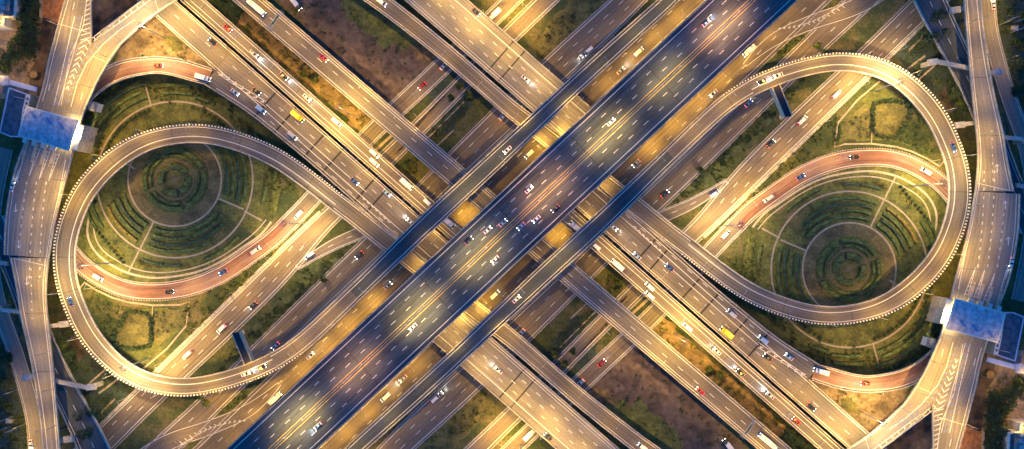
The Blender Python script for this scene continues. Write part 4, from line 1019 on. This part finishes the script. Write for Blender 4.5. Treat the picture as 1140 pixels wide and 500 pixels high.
Mh = M; Ch = Cr
road_M_alias = Road('M', '{upper left|lower right} side of the central highway'); road_M_alias.sec = M.sec; road_M_alias.fin()
road_M2 = Road('M2', '{lower right|upper left} side of the central highway'); road_M2.sec = M.sec; road_M2.fin()
half = len(Cr.sec)//2+1
road_C = Road('C', '{upper left|lower right} half of the straight viaduct'); road_C.sec = Cr.sec[:half]; road_C.fin()
V = [('bus','white',286,9,road_C,0,0),('car','red',361,65,road_C,0,0),
     ('car','red',254,32,A2,0,0),('car','silver',283,60,A2,0,3),('car','black',316,85,A2,0,2),('car','white',342,109,A2,0,1),('van','white',375,136,A2,0,0),('van','white',417,171,A2,0,1),('truck','white',453,205,A2,0,0),('van','white',477,226,A2,0,1),('truck','white',499,247,A2,0,0),
     ('car','black',237,47,A1,1,0),('car','black',286,102,A1,0,0),('van','pale blue',291,122,A1,0,0),('truck','yellow',332,130,A1,0,0),('van','silver',326,151,A1,0,0),('car','blue',395,202,A1,0,0),('car','pale blue',431,215,A1,0,0),('car','white',457,247,A1,1,1),('van','white',417,181,A2,0,0),
     ('truck','white',227,87,Or,0,0),('car','red',177,73,Or,0,0),('car','pale blue',262,103,A1,0,0),
     ('car','white',565,167,Lr,0,0),('car','blue',79,336,Lr,0,0),('car','white',274,416,Lr,1,2),('car','black',292,409,Lr,1,0),
     ('van','white',110,309,F2,1,0),('car','black',189,325,F2,1,0),('van','silver',285,279,F2,1,0),('car','blue',249,303,F2,0,0),
     ('van','white',247,366,G,0,0),('car','dark grey',282,340,G,0,0),('van','white',209,395,G,0,1),('van','white',345,284,K,0,0),('van','white',333,239,F1,0,1),
     ('truck','white',551,17,F1,0,0),('car','white',494,74,F1,1,2),('car','red',470,96,F1,0,0),
     ('car','white',560,130,Hr,1,3),('car','silver',651,60,Hr,0,1),('van','white',655,57,Hr,0,0),('car','dark grey',400,284,Hr,0,0),('car','silver',307,385,Hr,0,0),
     ('van','white',589,172,Jr,0,1),('car','silver',691,79,Jr,1,2),('van','white',711,58,Jr,1,1),('truck','white',307,443,Jr,1,0),('car','white',346,396,Jr,1,0),('car','silver',432,318,Jr,1,0),
     ('car','white',543,256,road_M_alias,0,0),('car','silver',560,248,road_M_alias,0,0),('car','white',551,289,road_M2,1,0),('car','white',460,364,road_M2,1,0),('car','pale blue',354,474,road_M2,1,2),('car','dark grey',618,232,road_M2,1,0),
     ('car','white',14.5,208,Sa,1,0),('car','white',35,494,TT,1,0),
     ('van','white',425,3,None,0,0),('car','dark grey',530,14,Er,0,0),('car','white',585,88,Er,0,1),('car','white',120,470,Qr,1,0)][:-1]
GENVF = None
Dtop = None
for k in V:
    kind, col, x, y, rd, rev, gl = k
    if rd is None:
        # on the twin ramp's leg at the top: trace it through the symmetric ramp
        place(kind, col, 1140-x, 500-y, Lr, True, 1); continue
    place(kind, col, x, y, rd, bool(rev), gl)
flush_vehicles()
for i, (x, y, a, col, kd, lab) in enumerate(((27,35,.1,'white','car','white car parked among dark trees in the {upper left|lower right} car park'), (330,5,-.9,'dark grey','truck','grey truck standing on bare dirt near the {top|bottom} edge'))):
    o = copy_tree(VP[(kd, col)]) if (kd, col) in VP else make_vehicle(kd, col)
    o.location = P(x, y, .03); o.rotation_euler = (0, 0, a); tag(o, lab, KN[kd], 'parked vehicles')

# ------------------------------------------------------------------ lamps
LAMPS = {}
def spot(name, loc, energy, parent, col=WARM, size=150, blend=1.0, rad=.35, aim=None):
    d = bpy.data.lights.new(name, 'SPOT'); d.energy = energy; d.color = col; d.spot_size = math.radians(size); d.spot_blend = blend; d.shadow_soft_size = rad
    o = bpy.data.objects.new(name, d); C.objects.link(o); o.location = loc; o.parent = parent
    if aim is not None: o.rotation_euler = (Vector(aim)).to_track_quat('-Z', 'Y').to_euler()
    return o
PMESH = {}
def headroom(x, y, z):
    best = 99
    for r in ROADS:
        for q in ((x, y), rot((x, y))):
            i = r.near(*q); l, rr, zz = r.sec[i]
            if zz > z+2:
                hw = math.hypot(l[0]-rr[0], l[1]-rr[1])/2
                if math.hypot(r.mid[i][0]-q[0], r.mid[i][1]-q[1]) < hw+4: best = min(best, zz-z)
    return best
def lamp(x, y, z, ang, b, label, reach=3.2, h=11, double=False, col=WARM, size=150, group='street lamps along the roads', twin=True):
    """pole at px x,y on deck z; arm points along ang"""
    root = empty('street_lamp', P(x, y, z)+Vector((0, 0, .01)), ang)
    key = (h, reach, double)
    if key not in PMESH:
        t = MB(); t.tube((0, 0, 0), (0, 0, h-.6), .13, .08, 8); a_ = t.build('pole', STEEL, root); 
        t = MB()
        for s_ in ((1, -1) if double else (1,)): t.tube((0, 0, h-.7), (s_*reach*.5, 0, h-.1), .06, .06, 6); t.tube((s_*reach*.5, 0, h-.1), (s_*reach, 0, h), .06, .05, 6)
        b_ = t.build('arm', STEEL, root); hs = []
        for s_ in ((1, -1) if double else (1,)):
            t = MB(); t.box((s_*reach, 0, h+.06), (.9, .32, .16), taper=.8); c_ = t.build('lamp_head', STEEL, root)
            t = MB(); t.box((s_*reach, 0, h-.05), (.6, .24, .05)); t.build('lens', GLOW, c_); hs.append(c_)
        PMESH[key] = [a_, b_]+hs
    else:
        for o in PMESH[key]: copy_tree(o, root)
    if b > 0:
        for s_ in ((1, -1) if double else (1,)): spot('light', (s_*reach, 0, h-.2), LAMP*b*(.6 if double else 1), root, col, size, rad=.35 if h > 5.5 else 1.2)
    return tag(root, label, 'street lamp', group, twin)
def interp(keys, t):
    if t <= keys[0][0]: return keys[0][1]
    for (a, b), (c, d) in zip(keys, keys[1:]):
        if t <= c: return b+(d-b)*(t-a)/(c-a)
    return keys[-1][1]
def lamp_row(road, side, step, keys, label, t0=None, t1=None, reach=3.0, h=11, off=1.6, col=WARM, size=150):
    """keys: list of ((px,py), brightness)"""
    if h > 10.9: h += 2.5
    ks = sorted((road.arc[road.near(*p)], b) for p, b in keys)
    t = t0 if t0 is not None else step/2; t1 = t1 or road.len; rows = []
    while t < t1:
        b = interp(ks, t); b = .85*b**.72 if b > .03 else 0
        x, y, z, d = road.at(t, off, side); cx, cy, _, _ = road.at(t, 0, 'C')
        if min(headroom(x, y, z), headroom((x+cx)/2, (y+cy)/2, z)) < (16 if h > 10 else h+2.5): b = 0
        if road.name[:4] == '{lef' and 110 < y < 172 and x < 120: b = 0
        if b > .03 and -25 < x < 1165 and -25 < y < 525: rows.append((x, y, z, math.atan2(-(cy-y), cx-x), b))
        t += step
    if rows and rows[0][1] > rows[-1][1]: rows = rows[::-1]
    for i, (x, y, z, a, b) in enumerate(rows):
        lamp(x, y, z, a, b, label+'; %s from {upper|lower} end' % ORD[i], reach, h, col=col, size=size)
lamp_row(Lr, 'L', 52, [((745,0),.35),((676,62),.35),((655,82),.0),((615,118),.0),((568,163),.0),((550,180),.55),((515,212),.55),((500,226),.0),((420,302),.0),((395,326),.4),((342,376),.5),((285,412),.7),((210,431),1.0),((146,417),.9),((100,374),.65),((71,287),.55),((91,218),.8),((138,170),.9),((200,149),.42),((232,149),.2),((290,166),.0),((330,190),.05),((375,225),.35),((430,268),.4),((461,292),1.2),((531,348),1.1),((575,382),.15),((640,438),.3),((712,495),.35)], 'lamp post on the {left|right} loop ramp', off=1.1)
lamp_row(A1, 'L', 54, [((180,-10),.9),((240,50),.7),((300,110),.28),((350,155),.22),((420,215),.25),((500,285),.1)], 'lamp post on the broad carriageway in the {upper left|lower right}', off=.8, reach=5)
lamp_row(A2, 'L', 50, [((220,0),.5),((300,70),.35),((380,140),.6),((440,190),.7),((480,230),.5)], 'lamp post on the narrow carriageway in the {upper left|lower right}', off=.8)
lamp_row(road_C, 'R', 50, [((270,0),.7),((350,60),.35),((400,105),.45),((440,140),.12),((455,155),.0),((500,190),.0),((535,220),.8),((560,245),.3)], 'lamp post on the {upper left|lower right} half of the straight viaduct', off=.8)
lamp_row(Er, 'L', 48, [((470,-20),.8),((540,40),.85),((580,75),.8),((620,115),.5),((660,150),.3)], 'lamp post on the shoulder of the bright viaduct at the {top|bottom}', off=1, reach=6)
lamp_row(Or, 'L', 40, [((100,101),.1),((140,76),.5),((200,76),.5),((233,90),.3)], 'lamp post on the red ramp above the {left|right} garden')
lamp_row(Ta, 'L', 40, [((85,0),.5),((80,40),.8)], 'lamp post on the {left|right} toll road above the gore', reach=5)
lamp_row(Ra, 'R', 45, [((180,0),.25),((120,40),.35)], 'lamp post on the ramp joining the {left|right} toll road')
lamp_row(Sa, 'R', 36, [((95,50),.9),((80,80),1.6),((72,108),1.2),((68,116),0),((60,130),.0),((50,168),.0),((45,200),.5),((35,235),.35),((30,260),.08),((30,285),.2)], 'lamp post on the {left|right} toll road around the plaza', reach=7, h=11, size=130)
lamp_row(Sb, 'R', 42, [((35,300),.6),((38,330),.75),((42,370),.25),((50,420),.3),((58,490),.4)], 'lamp post on the narrow viaduct at the {lower left|upper right}', off=1.2, size=105)
lamp_row(F1, 'L', 50, [((563,6),.6),((520,45),.0),((480,90),.0),((445,120),.2),((415,150),.6),((345,224),.5),((320,250),.6)], 'lamp post beside the approach road {left|right} of centre', off=-1.5)
lamp_row(F2, 'L', 52, [((320,250),.6),((275,287),.4),((225,315),.45),((175,325),.5),((125,317),.5),((84,288),.4)], 'lamp post beside the {left|right} red garden road', off=-2.2)
lamp_row(G, 'R', 56, [((602,6),.7),((560,50),.8),((535,75),0),((490,120),.0),((468,142),.25),((430,180),.8),((373,236),.7),((336,274),.75),((301,311),.45),((260,350),.35),((234,376),.55),((200,408),1.1),((172,436),.7),((150,460),.0),((112,494),.06)], 'lamp post beside the wide ground road on the {left|right}', off=-1.6, reach=4)
lamp_row(Hr, 'L', 56, [((694,6),.6),((640,56),.5),((600,95),.0),((540,150),.0),((490,200),.6),((436,254),.7),((400,290),.75),((340,345),.65),((290,396),.6),((240,444),.3),((186,496),.35)], 'lamp post beside the outer ground road on the {left|right}', off=-1.6, reach=4)
lamp_row(Jr, 'L', 36, [((757,8),.2),((700,62),.2),((634,125),.05),((600,158),.05),((560,196),.2),((520,234),.35),((480,272),.1),((443,308),.42),((400,350),.36),((371,376),.32),((330,414),.25),((290,452),.14),((250,490),.06)], 'lamp post between the highway and the road {left|right} of it', off=1.2, reach=4, h=9)
lamp_row(TT, 'L', 40, [((40,500),.4),((38,470),.3),((30,435),.1),((22,408),.0)], 'lamp post beside the {left|right} frontage road', off=-1)
# highway median lamps
mk = sorted([(805,27,1.6),(742,88,1.0),(675,148,1.55),(607,212,1.35),(533,285,1.35),(465,348,1.55),(398,412,1.0),(335,473,1.6)])
for i, (x, y, b) in enumerate(mk):
    t = ((x-570)*u[0]+(y-250)*u[1]); px_, py_ = mpt(t)
    lamp(px_, py_, 15.8, math.atan2(-u[0], u[1])+PI, b, 'twin armed lamp post in the central highway median, %s from the lower left end' % ORD[i], reach=6.0, h=12, double=True, col=(1, .46, .17) if i % 3 == 1 else (1, .60, .18), size=130, twin=False, group='twin armed lamps of the central highway')
# low lights in deck gaps, some added to widen pools and fill dark carriageway
for x, y, b, lab in ((449,281,.14,'beside the ramp where it ducks under the central highway'), (471,300,.14,'on the ramp edge against the central highway'), (528,212,.2,'where the straight viaduct slips between flyover and highway'), (519,358,.2,'on the ramp edge as it comes out from the highway'), (545,343,.2,'on the ramp beside the flyover at the highway'), (612,158,.14,'on the ramp leg between flyover and highway'), (505,240,.10,'on the carriageway between flyover and highway'), (543,205,.2,'on the outer edge of the straight viaduct by the highway'), (490,262,.1,'at the split of the carriageways before the highway')):
    lamp(x, y, 7.5, math.radians(138), b, 'low lamp '+lab+', {left|right} half' , 3.2, 5.2, size=172, group='low lamps between the decks')
for i, (x, y, b) in enumerate(((10,46,.30),(6,88,.25),(44,84,.2),(25,27,.18))):
    lamp(x, y, 0, i*1.3, b, 'lamp post of the {upper left|lower right} corner car park, %s from the {top|bottom}' % ['second', 'fourth', 'third', 'first'][i], 2, 16, group='car park lamp posts')
for x, y, e in ((34, 112, 'left|right'), (86, 127, 'right|left')):
    lamp(x, y, 13, -.3, .12, 'dim post at the {'+e+'} corner of the {left|right} toll canopy', 2, 15, group='added fill lamps of the toll canopies')  # added fill lamps that lift the colour of the canopy roof
# high masts
mast_me = []
def mast(x, y, h, b, label):
    if x == 98: h = 17.5
    root = empty('high_mast_light', P(x, y, 0)+Vector((0, 0, .01)))
    t = MB(); t.tube((0, 0, 0), (0, 0, h), .35, .15, 10); t.build('pole', STEEL, root)
    t = MB()
    for k in range(16):
        a = 2*PI*k/16; c = 2*PI*(k+1)/16; t.tube((1.05*math.cos(a), 1.05*math.sin(a), h), (1.05*math.cos(c), 1.05*math.sin(c), h), .09, .09, 5)
    for k in range(4): a = PI/2*k; t.tube((0, 0, h), (1.05*math.cos(a), 1.05*math.sin(a), h), .06, .06, 5)
    t.build('ring_frame', DSTEEL, root)
    for k in range(6):
        a = 2*PI*k/6; t = MB(); t.box((1.5*math.cos(a), 1.5*math.sin(a), h-.1), (.7, .45, .3), a); f = t.build('floodlight', mat('floodlight_blue_grey', (.09, .13, .2), rough=.4, var=0), root)
        t = MB(); t.box((1.5*math.cos(a), 1.5*math.sin(a), h-.3), (.6, .38, .04), a); t.build('lens', GLOW, f)
    for k in range(2):
        spot('light', (1.6*(1 if k else -1), 0, h-.4), LAMP*b*1.4, root, PALE if b < 1.2 else (1, .7, .3), 165, 1, .5)
    tag(root, label, 'mast light', 'high mast lights')
for x, y, b, nm in ((184,43,1.2,'on the sandy wedge between toll ramp and red ramp at the {upper left|lower right}'), (98,152,2.1,'beside the {left|right} toll plaza and garden'), (122,293,1.4,'in the {lower left|upper right} curve of the garden walk'),
                    (166,399,1.4,'by the {lower left|upper right} park path'), (332,249,1.2,'between the ground roads {left|right} of centre'), (390,128,1.0,'on the dirt strip between viaducts in the {upper left|lower right}'), (561,5,.7,'by the approach road at the {top|bottom} centre')):
    mast(x, y, 30, b, 'floodlight mast '+nm)
# headlight glow of some vehicles
for o, g in GLOWS:
    if not g: continue
    for s_ in ((-1, 1) if g >= 1 else (0,)): spot('headlight_beam', (2.4, s_*.6, .75), 1100*g, o, (.75, .87, 1), 75, .8, .12, aim=(1, 0, -.16))
do_piers()
# the light on the toll side hall
make_twins()

for o in sc.objects:
    if 'label' in o and len(o['label'].split()) > 16: raise SystemExit('LONG '+o['label'])
